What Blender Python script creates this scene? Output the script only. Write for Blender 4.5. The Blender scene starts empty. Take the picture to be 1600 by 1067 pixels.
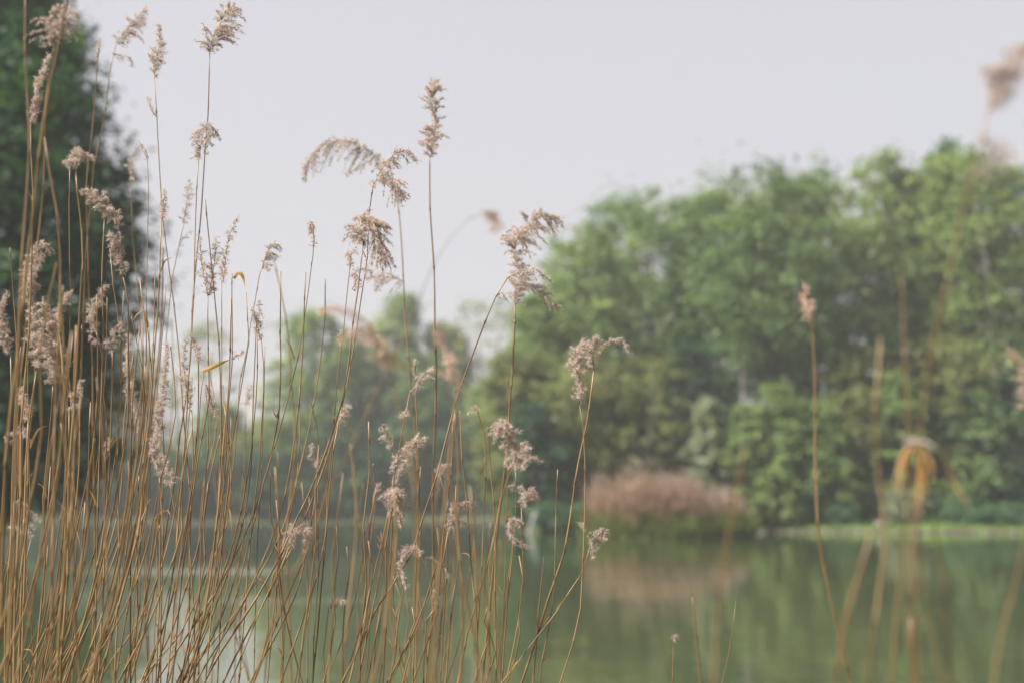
import bpy, math, random
import numpy as np
from mathutils import Vector, Matrix

C = bpy.context.scene.collection
scn = bpy.context.scene
random.seed(7)
RNG = np.random.default_rng(11)

# ------------------------------------------------------------------ camera
F = 50.0 / 36.0 * 1600.0            # focal length in photograph pixels
CAM = np.array([0.0, 0.0, 1.6])
PITCH = math.atan(257.0 / F)
FWD = np.array([0, math.cos(PITCH), math.sin(PITCH)])
UP = np.array([0, -math.sin(PITCH), math.cos(PITCH)])
cd = bpy.data.cameras.new("camera")
cam = bpy.data.objects.new("camera", cd)
C.objects.link(cam)
cam.location = CAM
cam.rotation_euler = (math.pi / 2 + PITCH, 0, 0)
cd.lens = 50
cd.sensor_width = 36
cd.clip_start = 0.05
cd.clip_end = 3000
cd.dof.use_dof = True
cd.dof.focus_distance = 2.2
cd.dof.aperture_fstop = 3.4
scn.camera = cam

# ------------------------------------------------------------------ light
SUN_EL = math.radians(44)
SUN_AZ = math.radians(-118)          # clockwise from +Y: the sun stands to the left
S = Vector((math.sin(SUN_AZ) * math.cos(SUN_EL), math.cos(SUN_AZ) * math.cos(SUN_EL), math.sin(SUN_EL)))
w = bpy.data.worlds.new("World")
scn.world = w
w.use_nodes = True
nt = w.node_tree
nt.nodes.clear()
sky = nt.nodes.new("ShaderNodeTexSky")
sky.sky_type = 'NISHITA'
sky.sun_disc = False
sky.sun_elevation = SUN_EL
sky.sun_rotation = SUN_AZ
sky.air_density = 1.0
sky.dust_density = 4.0
sky.ozone_density = 2.0
mixn = nt.nodes.new("ShaderNodeMixRGB")
mixn.inputs[0].default_value = 0.66           # milky spring overcast haze veil
mixn.inputs[2].default_value = (7.3, 6.85, 6.95, 1)
bg = nt.nodes.new("ShaderNodeBackground")
bg.inputs[1].default_value = 0.05
wo = nt.nodes.new("ShaderNodeOutputWorld")
nt.links.new(sky.outputs[0], mixn.inputs[1])
nt.links.new(mixn.outputs[0], bg.inputs[0])
nt.links.new(bg.outputs[0], wo.inputs[0])

sd = bpy.data.lights.new("sun", 'SUN')
sd.energy = 5.0
sd.angle = math.radians(0.6)
sd.color = (1.0, 0.94, 0.84)
so = bpy.data.objects.new("sun", sd)
C.objects.link(so)
so.location = (-30, 5, 40)
so.rotation_euler = S.to_track_quat('Z', 'Y').to_euler()

scn.view_settings.view_transform = 'Standard'
scn.view_settings.look = 'None'
scn.view_settings.exposure = 1.36
scn.view_settings.gamma = 1.0
scn.cycles.use_denoising = True
scn.cycles.max_bounces = 8
scn.cycles.diffuse_bounces = 3
scn.cycles.glossy_bounces = 3
scn.cycles.transmission_bounces = 4
scn.cycles.transparent_max_bounces = 8
scn.cycles.volume_bounces = 0

# ------------------------------------------------------------------ helpers
def unp(u, v, d):
    """point at photo pixel (u, v), d metres along the lens axis"""
    return CAM + d * (FWD + np.array([1.0, 0, 0]) * (u - 800) / F + UP * (533.5 - v) / F)

def mesh(name, V, Fc, nper, cols=None, smooth=False):
    """V (n,3); Fc flat int array; nper verts per face (int or array)"""
    V = np.asarray(V, dtype=np.float32)
    Fc = np.asarray(Fc, dtype=np.int32).ravel()
    me = bpy.data.meshes.new(name)
    if np.isscalar(nper):
        nf = len(Fc) // nper
        starts = np.arange(nf, dtype=np.int32) * nper
    else:
        nper = np.asarray(nper, dtype=np.int32)
        nf = len(nper)
        starts = np.concatenate([[0], np.cumsum(nper)[:-1]]).astype(np.int32)
    me.vertices.add(len(V)); me.loops.add(len(Fc)); me.polygons.add(nf)
    me.vertices.foreach_set("co", V.ravel())
    me.loops.foreach_set("vertex_index", Fc)
    me.polygons.foreach_set("loop_start", starts)
    me.update(calc_edges=True)
    if smooth:
        me.polygons.foreach_set("use_smooth", np.ones(nf, dtype=bool))
    if cols is not None:
        a = me.attributes.new("tone", 'FLOAT', 'POINT')
        a.data.foreach_set("value", np.asarray(cols, dtype=np.float32))
    return me

def obj(name, me, mat=None, parent=None, **props):
    o = bpy.data.objects.new(name, me)
    C.objects.link(o)
    if mat is not None and me is not None and len(me.materials) == 0:
        me.materials.append(mat)
    if parent is not None:
        o.parent = parent
    for k, v in props.items():
        o[k] = v
    return o

def thing(name, label, cat, loc=(0, 0, 0), group=None):
    o = bpy.data.objects.new(name, None)
    C.objects.link(o)
    o.location = loc
    o.empty_display_size = 0.1
    o["label"] = label; o["category"] = cat
    if group:
        o["group"] = group
    return o

class Geo:
    def __init__(self):
        self.V = []; self.F = []; self.N = []; self.T = []; self.n = 0
    def add(self, V, Fc, nper, tone=0.5):
        V = np.asarray(V, float).reshape(-1, 3)
        Fc = np.asarray(Fc, int).reshape(-1, nper)
        self.V.append(V); self.F.append((Fc + self.n).ravel()); self.N.append(np.full(len(Fc), nper))
        t = np.asarray(tone, float)
        self.T.append(np.full(len(V), float(t)) if t.ndim == 0 else t)
        self.n += len(V)
    def tube(self, P, R, sides=6, tone=0.5, cap=True):
        P = np.asarray(P, float); n = len(P)
        R = np.broadcast_to(np.asarray(R, float), (n,))
        T = np.gradient(P, axis=0)
        T /= np.linalg.norm(T, axis=1)[:, None] + 1e-12
        ref = np.array([0.3, 1.0, 0.1]) if abs(T[0][1]) < 0.9 else np.array([1.0, 0, 0])
        A = np.cross(T, ref); A /= np.linalg.norm(A, axis=1)[:, None] + 1e-12
        B = np.cross(T, A)
        an = np.arange(sides) / sides * 2 * math.pi
        V = P[:, None, :] + R[:, None, None] * (np.cos(an)[None, :, None] * A[:, None, :] + np.sin(an)[None, :, None] * B[:, None, :])
        V = V.reshape(-1, 3)
        i = np.arange(n - 1)[:, None] * sides; j = np.arange(sides)[None, :]; k = (j + 1) % sides
        Fq = np.stack([i + j, i + k, i + k + sides, i + j + sides], -1).reshape(-1, 4)
        t = np.asarray(tone, float)
        tt = np.full(len(V), float(t)) if t.ndim == 0 else np.repeat(t, sides)
        base = self.n
        self.add(V, Fq, 4, tt)
        if cap:
            self.F.append(np.arange(sides)[::-1] + base); self.N.append(np.array([sides]))
            self.F.append(np.arange(sides) + base + (n - 1) * sides); self.N.append(np.array([sides]))
    def build(self, name, smooth=False, origin=None):
        V = np.concatenate(self.V)
        if origin is not None:
            V = V - np.asarray(origin)
        return mesh(name, V, np.concatenate(self.F), np.concatenate(self.N), np.concatenate(self.T), smooth)

def catmull(P, step):
    P = np.asarray(P, float)
    if len(P) < 3:
        L = np.linalg.norm(P[-1] - P[0]); m = max(2, int(L / step))
        t = np.linspace(0, 1, m + 1)[:, None]
        return P[0] * (1 - t) + P[-1] * t
    Q = np.vstack([2 * P[0] - P[1], P, 2 * P[-1] - P[-2]])
    out = []
    for i in range(1, len(Q) - 2):
        p0, p1, p2, p3 = Q[i - 1], Q[i], Q[i + 1], Q[i + 2]
        m = max(1, int(np.linalg.norm(p2 - p1) / step))
        t = (np.arange(m) / m)[:, None]
        out.append(0.5 * (2 * p1 + (p2 - p0) * t + (2 * p0 - 5 * p1 + 4 * p2 - p3) * t ** 2 + (3 * p1 - p0 - 3 * p2 + p3) * t ** 3))
    out.append(P[-1:])
    return np.vstack(out)

# ------------------------------------------------------------------ materials
def newmat(name):
    m = bpy.data.materials.new(name)
    m.use_nodes = True
    n = m.node_tree
    n.nodes.clear()
    out = n.nodes.new("ShaderNodeOutputMaterial")
    return m, n, out

def ramp(n, cols, pos=None):
    r = n.nodes.new("ShaderNodeValToRGB")
    e = r.color_ramp.elements
    pos = pos or [i / (len(cols) - 1) for i in range(len(cols))]
    while len(e) < len(cols):
        e.new(0.5)
    for el, c, p in zip(e, cols, pos):
        el.position = p; el.color = (*c, 1)
    return r

def leafy(name, cols, trans=0.4, nscale=0.5, rough=0.6, attr_mix=0.5, transcol=None):
    """two-sided thin vegetation: diffuse + translucent + a little gloss, colour from noise and the tone attribute"""
    m, n, out = newmat(name)
    L = n.links.new
    tc = n.nodes.new("ShaderNodeNewGeometry")
    no = n.nodes.new("ShaderNodeTexNoise"); no.inputs["Scale"].default_value = nscale; no.inputs["Detail"].default_value = 3
    L(tc.outputs["Position"], no.inputs["Vector"])
    at = n.nodes.new("ShaderNodeAttribute"); at.attribute_name = "tone"
    mx = n.nodes.new("ShaderNodeMix"); mx.inputs[0].default_value = attr_mix
    st = n.nodes.new("ShaderNodeMapRange"); st.inputs[1].default_value = 0.3; st.inputs[2].default_value = 0.7
    L(no.outputs["Fac"], st.inputs[0])
    L(st.outputs[0], mx.inputs[2]); L(at.outputs["Fac"], mx.inputs[3])
    r = ramp(n, cols)
    L(mx.outputs[0], r.inputs[0])
    d = n.nodes.new("ShaderNodeBsdfPrincipled")
    d.inputs["Roughness"].default_value = rough
    d.inputs["Specular IOR Level"].default_value = 0.3
    L(r.outputs[0], d.inputs["Base Color"])
    t = n.nodes.new("ShaderNodeBsdfTranslucent")
    if transcol:
        g = n.nodes.new("ShaderNodeMixRGB"); g.blend_type = 'MULTIPLY'; g.inputs[0].default_value = 1
        g.inputs[2].default_value = (*transcol, 1)
        L(r.outputs[0], g.inputs[1]); L(g.outputs[0], t.inputs[0])
    else:
        L(r.outputs[0], t.inputs[0])
    ms = n.nodes.new("ShaderNodeMixShader"); ms.inputs[0].default_value = trans
    L(d.outputs[0], ms.inputs[1]); L(t.outputs[0], ms.inputs[2]); L(ms.outputs[0], out.inputs[0])
    return m

def solid(name, cols, nscale=5, rough=0.8, bump=0.3, stretch=(1, 1, 1), tone=False, spec=0.3):
    m, n, out = newmat(name)
    L = n.links.new
    tc = n.nodes.new("ShaderNodeNewGeometry")
    mp = n.nodes.new("ShaderNodeMapping"); mp.inputs["Scale"].default_value = stretch
    L(tc.outputs["Position"], mp.inputs[0])
    no = n.nodes.new("ShaderNodeTexNoise"); no.inputs["Scale"].default_value = nscale; no.inputs["Detail"].default_value = 5
    L(mp.outputs[0], no.inputs["Vector"])
    st = n.nodes.new("ShaderNodeMapRange"); st.inputs[1].default_value = 0.3; st.inputs[2].default_value = 0.7
    L(no.outputs["Fac"], st.inputs[0])
    r = ramp(n, cols)
    if tone:
        at = n.nodes.new("ShaderNodeAttribute"); at.attribute_name = "tone"
        mx = n.nodes.new("ShaderNodeMix"); mx.inputs[0].default_value = 0.6
        L(st.outputs[0], mx.inputs[2]); L(at.outputs["Fac"], mx.inputs[3]); L(mx.outputs[0], r.inputs[0])
    else:
        L(st.outputs[0], r.inputs[0])
    d = n.nodes.new("ShaderNodeBsdfPrincipled")
    d.inputs["Roughness"].default_value = rough
    d.inputs["Specular IOR Level"].default_value = spec
    L(r.outputs[0], d.inputs["Base Color"])
    if bump:
        b = n.nodes.new("ShaderNodeBump"); b.inputs["Strength"].default_value = bump; b.inputs["Distance"].default_value = 0.2 / nscale
        L(no.outputs["Fac"], b.inputs["Height"]); L(b.outputs[0], d.inputs["Normal"])
    L(d.outputs[0], out.inputs[0])
    return m

M = {}
M['stem'] = solid('reed_straw', [(0.058, 0.030, 0.014), (0.150, 0.084, 0.035), (0.32, 0.205, 0.100)], 26, 0.45, 0.25, (1, 1, 0.12), tone=True, spec=0.5)
M['plume'] = leafy('reed_plume', [(0.20, 0.135, 0.105), (0.50, 0.39, 0.335), (0.76, 0.67, 0.615)], 0.5, 60, 0.7, 0.75)
M['plume_warm'] = leafy('reed_plume_rust', [(0.22, 0.13, 0.09), (0.54, 0.38, 0.30), (0.74, 0.60, 0.52)], 0.45, 60, 0.7, 0.7)
M['blade'] = leafy('dry_reed_blade', [(0.22, 0.12, 0.04), (0.46, 0.27, 0.10), (0.62, 0.44, 0.24)], 0.4, 40, 0.5, 0.5)
M['blade_orange'] = leafy('rust_reed_blade', [(0.22, 0.11, 0.045), (0.42, 0.22, 0.09), (0.56, 0.36, 0.20)], 0.45, 40, 0.5, 0.5)
M['blade_pale'] = leafy('bleached_reed_blade', [(0.34, 0.30, 0.27), (0.50, 0.45, 0.41), (0.64, 0.59, 0.55)], 0.3, 40, 0.5, 0.5)
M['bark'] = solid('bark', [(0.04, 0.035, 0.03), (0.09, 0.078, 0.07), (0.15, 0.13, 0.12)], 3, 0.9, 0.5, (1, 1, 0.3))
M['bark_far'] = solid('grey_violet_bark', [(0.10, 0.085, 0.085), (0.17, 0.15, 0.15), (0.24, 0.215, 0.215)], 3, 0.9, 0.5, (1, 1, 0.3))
GREENS = {
    'fresh': [(0.060, 0.104, 0.036), (0.165, 0.245, 0.085), (0.300, 0.385, 0.150)],
    'mid': [(0.038, 0.076, 0.032), (0.110, 0.185, 0.072), (0.220, 0.305, 0.125)],
    'olive': [(0.065, 0.080, 0.026), (0.150, 0.175, 0.060), (0.260, 0.280, 0.115)],
    'dark': [(0.012, 0.040, 0.022), (0.030, 0.078, 0.038), (0.070, 0.145, 0.058)],
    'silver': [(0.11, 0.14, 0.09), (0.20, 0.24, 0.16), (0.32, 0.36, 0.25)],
    'blue': [(0.030, 0.075, 0.040), (0.070, 0.150, 0.080), (0.13, 0.23, 0.12)],
}
for k, cs in GREENS.items():
    M[k] = leafy('foliage_' + k, cs, 0.48, 0.35, 0.55, 0.55, (1.25, 1.2, 0.6))
M['grass'] = leafy('bank_grass', [(0.06, 0.13, 0.018), (0.12, 0.23, 0.032), (0.19, 0.31, 0.05)], 0.35, 1.0, 0.6, 0.6)
M['sedge'] = leafy('island_sedge', [(0.15, 0.085, 0.03), (0.12, 0.16, 0.04), (0.20, 0.27, 0.07)], 0.35, 0.9, 0.6, 0.35)
M['far_reed'] = leafy('far_reed', [(0.13, 0.07, 0.034), (0.28, 0.18, 0.11), (0.42, 0.31, 0.22)], 0.3, 2.0, 0.7, 0.6)
M['stone'] = solid('stone', [(0.08, 0.065, 0.055), (0.14, 0.115, 0.10), (0.22, 0.185, 0.17)], 4, 0.85, 0.4)
M['deadwood'] = solid('weathered_wood', [(0.15, 0.145, 0.14), (0.24, 0.235, 0.225), (0.34, 0.33, 0.32)], 6, 0.8, 0.4, (1, 1, 0.2))

# ground
m, n, out = newmat('ground_soil_and_grass')
L = n.links.new
g = n.nodes.new("ShaderNodeNewGeometry")
no = n.nodes.new("ShaderNodeTexNoise"); no.inputs["Scale"].default_value = 0.6; no.inputs["Detail"].default_value = 6
L(g.outputs["Position"], no.inputs["Vector"])
r1 = ramp(n, [(0.035, 0.045, 0.018), (0.08, 0.12, 0.03), (0.12, 0.19, 0.05)], [0.3, 0.5, 0.7])
L(no.outputs["Fac"], r1.inputs[0])
sx = n.nodes.new("ShaderNodeSeparateXYZ"); L(g.outputs["Position"], sx.inputs[0])
mr = n.nodes.new("ShaderNodeMapRange"); mr.inputs[1].default_value = 0.05; mr.inputs[2].default_value = 0.16
L(sx.outputs[2], mr.inputs[0])
mud = n.nodes.new("ShaderNodeMixRGB"); mud.inputs[1].default_value = (0.05, 0.038, 0.028, 1)
L(mr.outputs[0], mud.inputs[0]); L(r1.outputs[0], mud.inputs[2])
d = n.nodes.new("ShaderNodeBsdfPrincipled"); d.inputs["Roughness"].default_value = 0.95
L(mud.outputs[0], d.inputs["Base Color"])
b = n.nodes.new("ShaderNodeBump"); b.inputs["Strength"].default_value = 0.5
L(no.outputs["Fac"], b.inputs["Height"]); L(b.outputs[0], d.inputs["Normal"])
L(d.outputs[0], out.inputs[0])
M['ground'] = m

# water: still pond, mirror-like with small ripples and a few wind-ruffled lanes
m, n, out = newmat('pond_water')
L = n.links.new
g = n.nodes.new("ShaderNodeNewGeometry")
def wave(sx_, sy_, scale, detail=2):
    mp = n.nodes.new("ShaderNodeMapping"); mp.inputs["Scale"].default_value = (sx_, sy_, 1)
    L(g.outputs["Position"], mp.inputs[0])
    t = n.nodes.new("ShaderNodeTexNoise"); t.inputs["Scale"].default_value = scale; t.inputs["Detail"].default_value = detail
    L(mp.outputs[0], t.inputs["Vector"])
    return t
w1 = wave(0.45, 1.0, 1.6, 3)
w2 = wave(0.12, 0.5, 0.5, 2)
sx = n.nodes.new("ShaderNodeSeparateXYZ"); L(g.outputs["Position"], sx.inputs[0])
def mth(op, a, b_=None):
    q = n.nodes.new("ShaderNodeMath"); q.operation = op
    for i, x in enumerate((a, b_)):
        if x is None: continue
        if isinstance(x, (int, float)): q.inputs[i].default_value = x
        else: L(x, q.inputs[i])
    return q.outputs[0]
lane_noise = wave(0.05, 0.02, 1.0, 3)
yy = mth('ADD', sx.outputs[1], mth('MULTIPLY', mth('SUBTRACT', lane_noise.outputs["Fac"], 0.5), 5.0))
def band(y0, hw, soft):
    a = mth('ABSOLUTE', mth('SUBTRACT', yy, y0))
    q = n.nodes.new("ShaderNodeMapRange"); q.interpolation_type = 'SMOOTHSTEP'
    L(a, q.inputs[0]); q.inputs[1].default_value = hw + soft; q.inputs[2].default_value = hw
    return q.outputs[0]
def xwin(x0, x1, soft):
    q = n.nodes.new("ShaderNodeMapRange"); q.interpolation_type = 'SMOOTHSTEP'
    c = (x0 + x1) / 2; h = (x1 - x0) / 2
    L(mth('ABSOLUTE', mth('SUBTRACT', sx.outputs[0], c)), q.inputs[0]); q.inputs[1].default_value = h + soft; q.inputs[2].default_value = h
    return q.outputs[0]
lanes = mth('MULTIPLY', band(140, 18, 6), 0.9)
l2 = mth('MULTIPLY', band(35.3, 1.2, 0.8), mth('MULTIPLY', xwin(-11, -6.2, 1.0), 1.0))
l3 = mth('MULTIPLY', band(24.2, 0.35, 0.4), mth('MULTIPLY', xwin(-4.6, -1.4, 1.0), 0.7))
l4 = mth('MULTIPLY', band(33.0, 0.5, 0.5), mth('MULTIPLY', xwin(-6, 4, 2.0), 0.3))
ruff = mth('MAXIMUM', mth('MAXIMUM', lanes, l2), mth('MAXIMUM', l3, l4))
rough = mth('ADD', mth('MULTIPLY', ruff, 0.24), 0.022)
b1 = n.nodes.new("ShaderNodeBump"); b1.inputs["Strength"].default_value = 0.06; b1.inputs["Distance"].default_value = 0.1
L(w1.outputs["Fac"], b1.inputs["Height"])
b2 = n.nodes.new("ShaderNodeBump"); b2.inputs["Strength"].default_value = 0.06; b2.inputs["Distance"].default_value = 0.3
L(w2.outputs["Fac"], b2.inputs["Height"]); L(b1.outputs[0], b2.inputs["Normal"])
d = n.nodes.new("ShaderNodeBsdfPrincipled")
d.inputs["Base Color"].default_value = (0.046, 0.060, 0.026, 1)
d.inputs["IOR"].default_value = 1.42
d.inputs["Specular IOR Level"].default_value = 0.5
L(rough, d.inputs["Roughness"]); L(b2.outputs[0], d.inputs["Normal"])
L(d.outputs[0], out.inputs[0])
M['water'] = m

# ------------------------------------------------------------------ setting: terrain, water
LAND = [
    [(0.3, 96), (1.2, 90), (5, 89.5), (14, 90), (24, 88), (45, 88), (90, 84), (420, 80), (420, 420), (-420, 420), (-420, 172), (-90, 166), (-60, 163), (-20, 164), (-3, 160), (3, 150), (1.5, 120)],
    [(-420, -60), (420, -60), (420, 1.0), (6, 1.2), (2, 1.45), (-1, 1.5), (-4, 2.2), (-12, 4.5), (-17, 18), (-19.5, 35), (-20.5, 56), (-30, 68), (-60, 78), (-420, 80)],
]
ISLE = (7.9, 73.0, 4.3, 2.2)
def sdist(X, Y):
    """signed distance to the shoreline, positive on land"""
    best = None; inside = np.zeros(X.shape, bool)
    for poly in LAND:
        m_ = len(poly)
        dmin = np.full(X.shape, 1e9); ins = np.zeros(X.shape, bool)
        for i in range(m_):
            x1, y1 = poly[i]; x2, y2 = poly[(i + 1) % m_]
            dx, dy = x2 - x1, y2 - y1
            t = np.clip(((X - x1) * dx + (Y - y1) * dy) / (dx * dx + dy * dy), 0, 1)
            dmin = np.minimum(dmin, np.hypot(X - x1 - t * dx, Y - y1 - t * dy))
            cond = ((y1 > Y) != (y2 > Y)) & (X < (x2 - x1) * (Y - y1) / (y2 - y1 + 1e-12) + x1)
            ins ^= cond
        s = np.where(ins, dmin, -dmin)
        best = s if best is None else np.maximum(best, s)
    cx, cy, a, b_ = ISLE
    q = 1 - np.hypot((X - cx) / a, (Y - cy) / b_)
    return np.maximum(best, q * b_)
def height(X, Y):
    X = np.asarray(X, float); Y = np.asarray(Y, float)
    s = sdist(X, Y)
    h = np.where(s < 0, np.maximum(-0.9, s * 0.35), 0.32 * (1 - np.exp(-s / 0.8)) + (0.015 * np.clip(s, 0, 60) + 0.05 * np.clip(s, 0, 9)) * (Y > 60) * (Y < 150) + 0.01 * np.clip(s, 0, 60) * (Y >= 150))
    return h + 0.05 * np.sin(X * 0.7 + np.sin(Y * 0.5)) * np.clip(s, 0, 1) - 0.0
xs = np.concatenate([np.linspace(-420, -60, 28)[:-1], np.linspace(-60, -14, 50)[:-1], np.linspace(-14, 30, 150)[:-1], np.linspace(30, 90, 50)[:-1], np.linspace(90, 420, 20)])
ys = np.concatenate([np.linspace(-60, -4, 12)[:-1], np.linspace(-4, 6, 60)[:-1], np.linspace(6, 66, 50)[:-1], np.linspace(66, 100, 130)[:-1], np.linspace(100, 175, 80)[:-1], np.linspace(175, 420, 30)])
XX, YY = np.meshgrid(xs, ys)
ZZ = height(XX, YY)
V = np.stack([XX, YY, ZZ], -1).reshape(-1, 3)
nx, ny = len(xs), len(ys)
ii = (np.arange(ny - 1)[:, None] * nx + np.arange(nx - 1)[None, :]).ravel()
Fq = np.stack([ii, ii + 1, ii + 1 + nx, ii + nx], -1)
obj("ground", mesh("ground", V, Fq, 4, smooth=True), M['ground'], kind='structure')
wv = [(-420, -60, 0), (420, -60, 0), (420, 420, 0), (-420, 420, 0)]
obj("water", mesh("water", wv, [0, 1, 2, 3], 4), M['water'], kind='structure')

# ------------------------------------------------------------------ vegetation builders
def leaves(Cn, size, rng, upbias=0.3, aspect=0.6, outward=None):
    """rhombic leaves centred on Cn (n,3)"""
    k = len(Cn)
    nrm = rng.normal(size=(k, 3)); nrm[:, 2] = np.abs(nrm[:, 2]) + upbias * 2
    if outward is not None:
        nrm += outward * 0.8
    nrm /= np.linalg.norm(nrm, axis=1)[:, None]
    a = np.cross(nrm, rng.normal(size=(k, 3))); a /= np.linalg.norm(a, axis=1)[:, None] + 1e-9
    b_ = np.cross(nrm, a)
    s = (size * rng.uniform(0.6, 1.35, k))[:, None]
    V = np.stack([Cn - a * s, Cn - b_ * s * aspect + nrm * s * 0.12, Cn + a * s, Cn + b_ * s * aspect + nrm * s * 0.12], 1).reshape(-1, 3)
    Fq = np.arange(4 * k).reshape(-1, 4)
    return V, Fq

def make_tree(name, label, x, y, H, R, zb, mat, seed, leaf=0.2, nclump=70, perclump=110, lean=0.0, flat=0.72,
              shape='round', group=None, trunk_r=0.28, cat='tree', shrub=False, airy=1.0):
    rng = np.random.default_rng(seed)
    z0 = float(height(x, y)) - 0.1
    t = thing(name, label, cat, (x, y, z0), group)
    O = np.array([0, 0, 0.0])
    g = Geo()
    nseg = 9
    zz = np.linspace(0, H * 0.93, nseg)
    off = np.cumsum(rng.normal(0, H * 0.012, (nseg, 2)), axis=0); off[0] = 0
    P = np.stack([off[:, 0] + lean * (zz / H) ** 1.5, off[:, 1], zz], -1)
    rr = trunk_r * (1 - zz / H) ** 0.8 + 0.03
    rr[0] *= 1.35
    def trunk_at(z):
        return np.array([np.interp(z, zz, P[:, 0]), np.interp(z, zz, P[:, 1]), z])
    if not shrub:
        g.tube(P, rr, 8)
    nclump = int(nclump * 2.6); perclump = int(perclump * 0.46)
    # clump centres fill the crown's envelope, most of them near its skin
    cl = []
    hc = H - zb
    tries = 0
    while len(cl) < nclump and tries < nclump * 30:
        tries += 1
        u = rng.uniform(0, 1)
        if shape == 'round':
            prof = math.sqrt(max(0, 1 - ((u - 0.45) / 0.58) ** 2))
        elif shape == 'spread':
            prof = math.sqrt(max(0, 1 - ((u - 0.62) / 0.64) ** 2))
        elif shape == 'column':
            prof = min(1, 3.5 * u + 0.35) * (1 - u) ** 0.35
        else:  # cone
            prof = (1 - u) ** 0.8 + 0.06
        an = rng.uniform(0, 2 * math.pi)
        wob = 1 + 0.22 * math.sin(3 * an + seed) * math.sin(5 * u + seed * 1.7) + 0.12 * math.sin(7 * an + seed * 2)
        rad = R * prof * wob * (rng.uniform(0.12, 1) ** 0.5) * rng.uniform(0.85, 1.12)
        if rng.uniform() > airy and rad < 0.6 * R * prof:
            continue
        z = zb + hc * u
        c = trunk_at(min(z, H * 0.9)); c = np.array([c[0] + rad * math.cos(an), c[1] + rad * math.sin(an), z])
        cl.append(c)
    cl = np.array(cl)
    # limbs reach the clumps
    nl = min(len(cl), 26 if not shrub else 14)
    for c in cl[rng.choice(len(cl), nl, replace=False)]:
        zs = max(zb * 0.5, c[2] - rng.uniform(0.5, 1.3) * np.hypot(c[0], c[1]) - 0.4) if not shrub else 0.05
        s = trunk_at(min(zs, H * 0.85)) if not shrub else np.array([rng.normal(0, 0.12 * R), rng.normal(0, 0.12 * R), 0])
        mid = (s + c) / 2 + np.array([0, 0, -0.1 * np.linalg.norm(c - s) if not shrub else 0.1 * R]) + rng.normal(0, 0.2, 3) * (1 if not shrub else 0.3)
        Q = catmull([s, mid, c], max(0.6, H / 18))
        r0 = (0.35 * np.interp(zs, zz, rr) if not shrub else 0.02 + 0.012 * H)
        g.tube(Q, np.linspace(r0, 0.025, len(Q)), 5, cap=False)
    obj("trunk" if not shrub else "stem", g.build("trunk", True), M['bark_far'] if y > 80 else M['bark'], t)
    cs = rng.uniform(0.5, 1.5, len(cl)) * R * (0.175 if not shrub else 0.19)
    n_ = (perclump * (cs / cs.mean()) ** 2).astype(int) + 8
    idx = np.repeat(np.arange(len(cl)), n_)
    k = len(idx)
    dirs = rng.normal(size=(k, 3)); dirs /= np.linalg.norm(dirs, axis=1)[:, None]
    rad = rng.uniform(0.15, 1, k) ** 0.5 * rng.uniform(0.75, 1.15, k)
    offs = dirs * rad[:, None] * cs[idx][:, None]
    offs[:, 2] *= flat
    st3 = rng.uniform(0.45, 1.7, (len(cl), 3)); offs *= st3[idx]; loose = rng.uniform(size=k) < 0.35; offs[loose] *= rng.uniform(1.2, 2.4 if y > 80 else 1.45, (loose.sum(), 1))
    Cn = cl[idx] + offs
    keep = Cn[:, 2] > 0.08
    Cn = Cn[keep]; dirs = dirs[keep]; idx = idx[keep]
    V, Fq = leaves(Cn, leaf, rng, outward=dirs)
    ct = rng.uniform(0.15, 0.85, len(cl))
    tone = np.clip(np.repeat(ct[idx] + rng.normal(0, 0.15, len(idx)), 4), 0, 1)
    obj("crown" if not shrub else "foliage", mesh("crown", V, Fq, 4, tone), M[mat], t)
    return t

def X_at(u, D):
    return (u - 800) / F * D
def Z_at(v, D):
    """height of photo row v at ground distance D"""
    q = FWD + UP * (533.5 - v) / F
    return 1.6 + q[2] / q[1] * D

# ------------------------------------------------------------------ the wood on the right bank
# (photo column, photo row of the top, distance, radius m, crown base m, material, shape, words)
right = [
    (818, 560, 99, 3.2, 1.0, 'olive', 'round', 'small yellow green tree at the left end of the right bank wood'),
    (860, 470, 103, 3.6, 1.5, 'fresh', 'round', 'bright green rounded tree stepping down at the left end of the wood'),
    (925, 372, 106, 4.4, 2.0, 'fresh', 'round', 'bright green broad tree with a rounded crown where the wood starts to rise'),
    (1010, 330, 104, 4.8, 3.0, 'mid', 'spread', 'green spreading tree left of the two bare forked trunks'),
    (1090, 322, 108, 4.0, 3.5, 'fresh', 'round', 'yellowish green tree crown just left of the forked trunks'),
    (1190, 292, 97, 5.0, 9.5, 'mid', 'spread', 'tall open tree whose purple grey trunks show under its crown'),
    (1275, 300, 105, 4.0, 5.0, 'olive', 'column', 'thin olive tree with gaps of sky in its top'),
    (1360, 262, 101, 4.6, 4.0, 'fresh', 'round', 'tall bright green tree with a twin peaked top'),
    (1430, 290, 104, 3.8, 4.0, 'mid', 'column', 'upright green tree with sky glints between its leaf clumps'),
    (1485, 250, 116, 3.0, 9.0, 'blue', 'round', 'bluish thin treetop poking above the wood near the blurred plume'),
    (1520, 300, 103, 4.2, 3.5, 'olive', 'spread', 'olive green tree behind the blurred leaning stem'),
    (1600, 258, 97, 4.6, 3.0, 'fresh', 'round', 'tall bright green tree at the right edge of the wood'),
    (1700, 230, 98, 5.0, 2.5, 'mid', 'round', 'tall green tree closing the wood beyond its right edge'),
]
GW = 'trees of the wood on the right bank'
sd_ = 100
for u, v, D, R, zb, mat, shp, lab in right:
    sd_ += 1
    make_tree('broadleaf_tree', lab, X_at(u, D), D, Z_at(v, D), R, zb, mat, sd_, 0.19, 95, 115, lean=random.uniform(-1, 1), shape=shp, group=GW, trunk_r=0.30)
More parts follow.
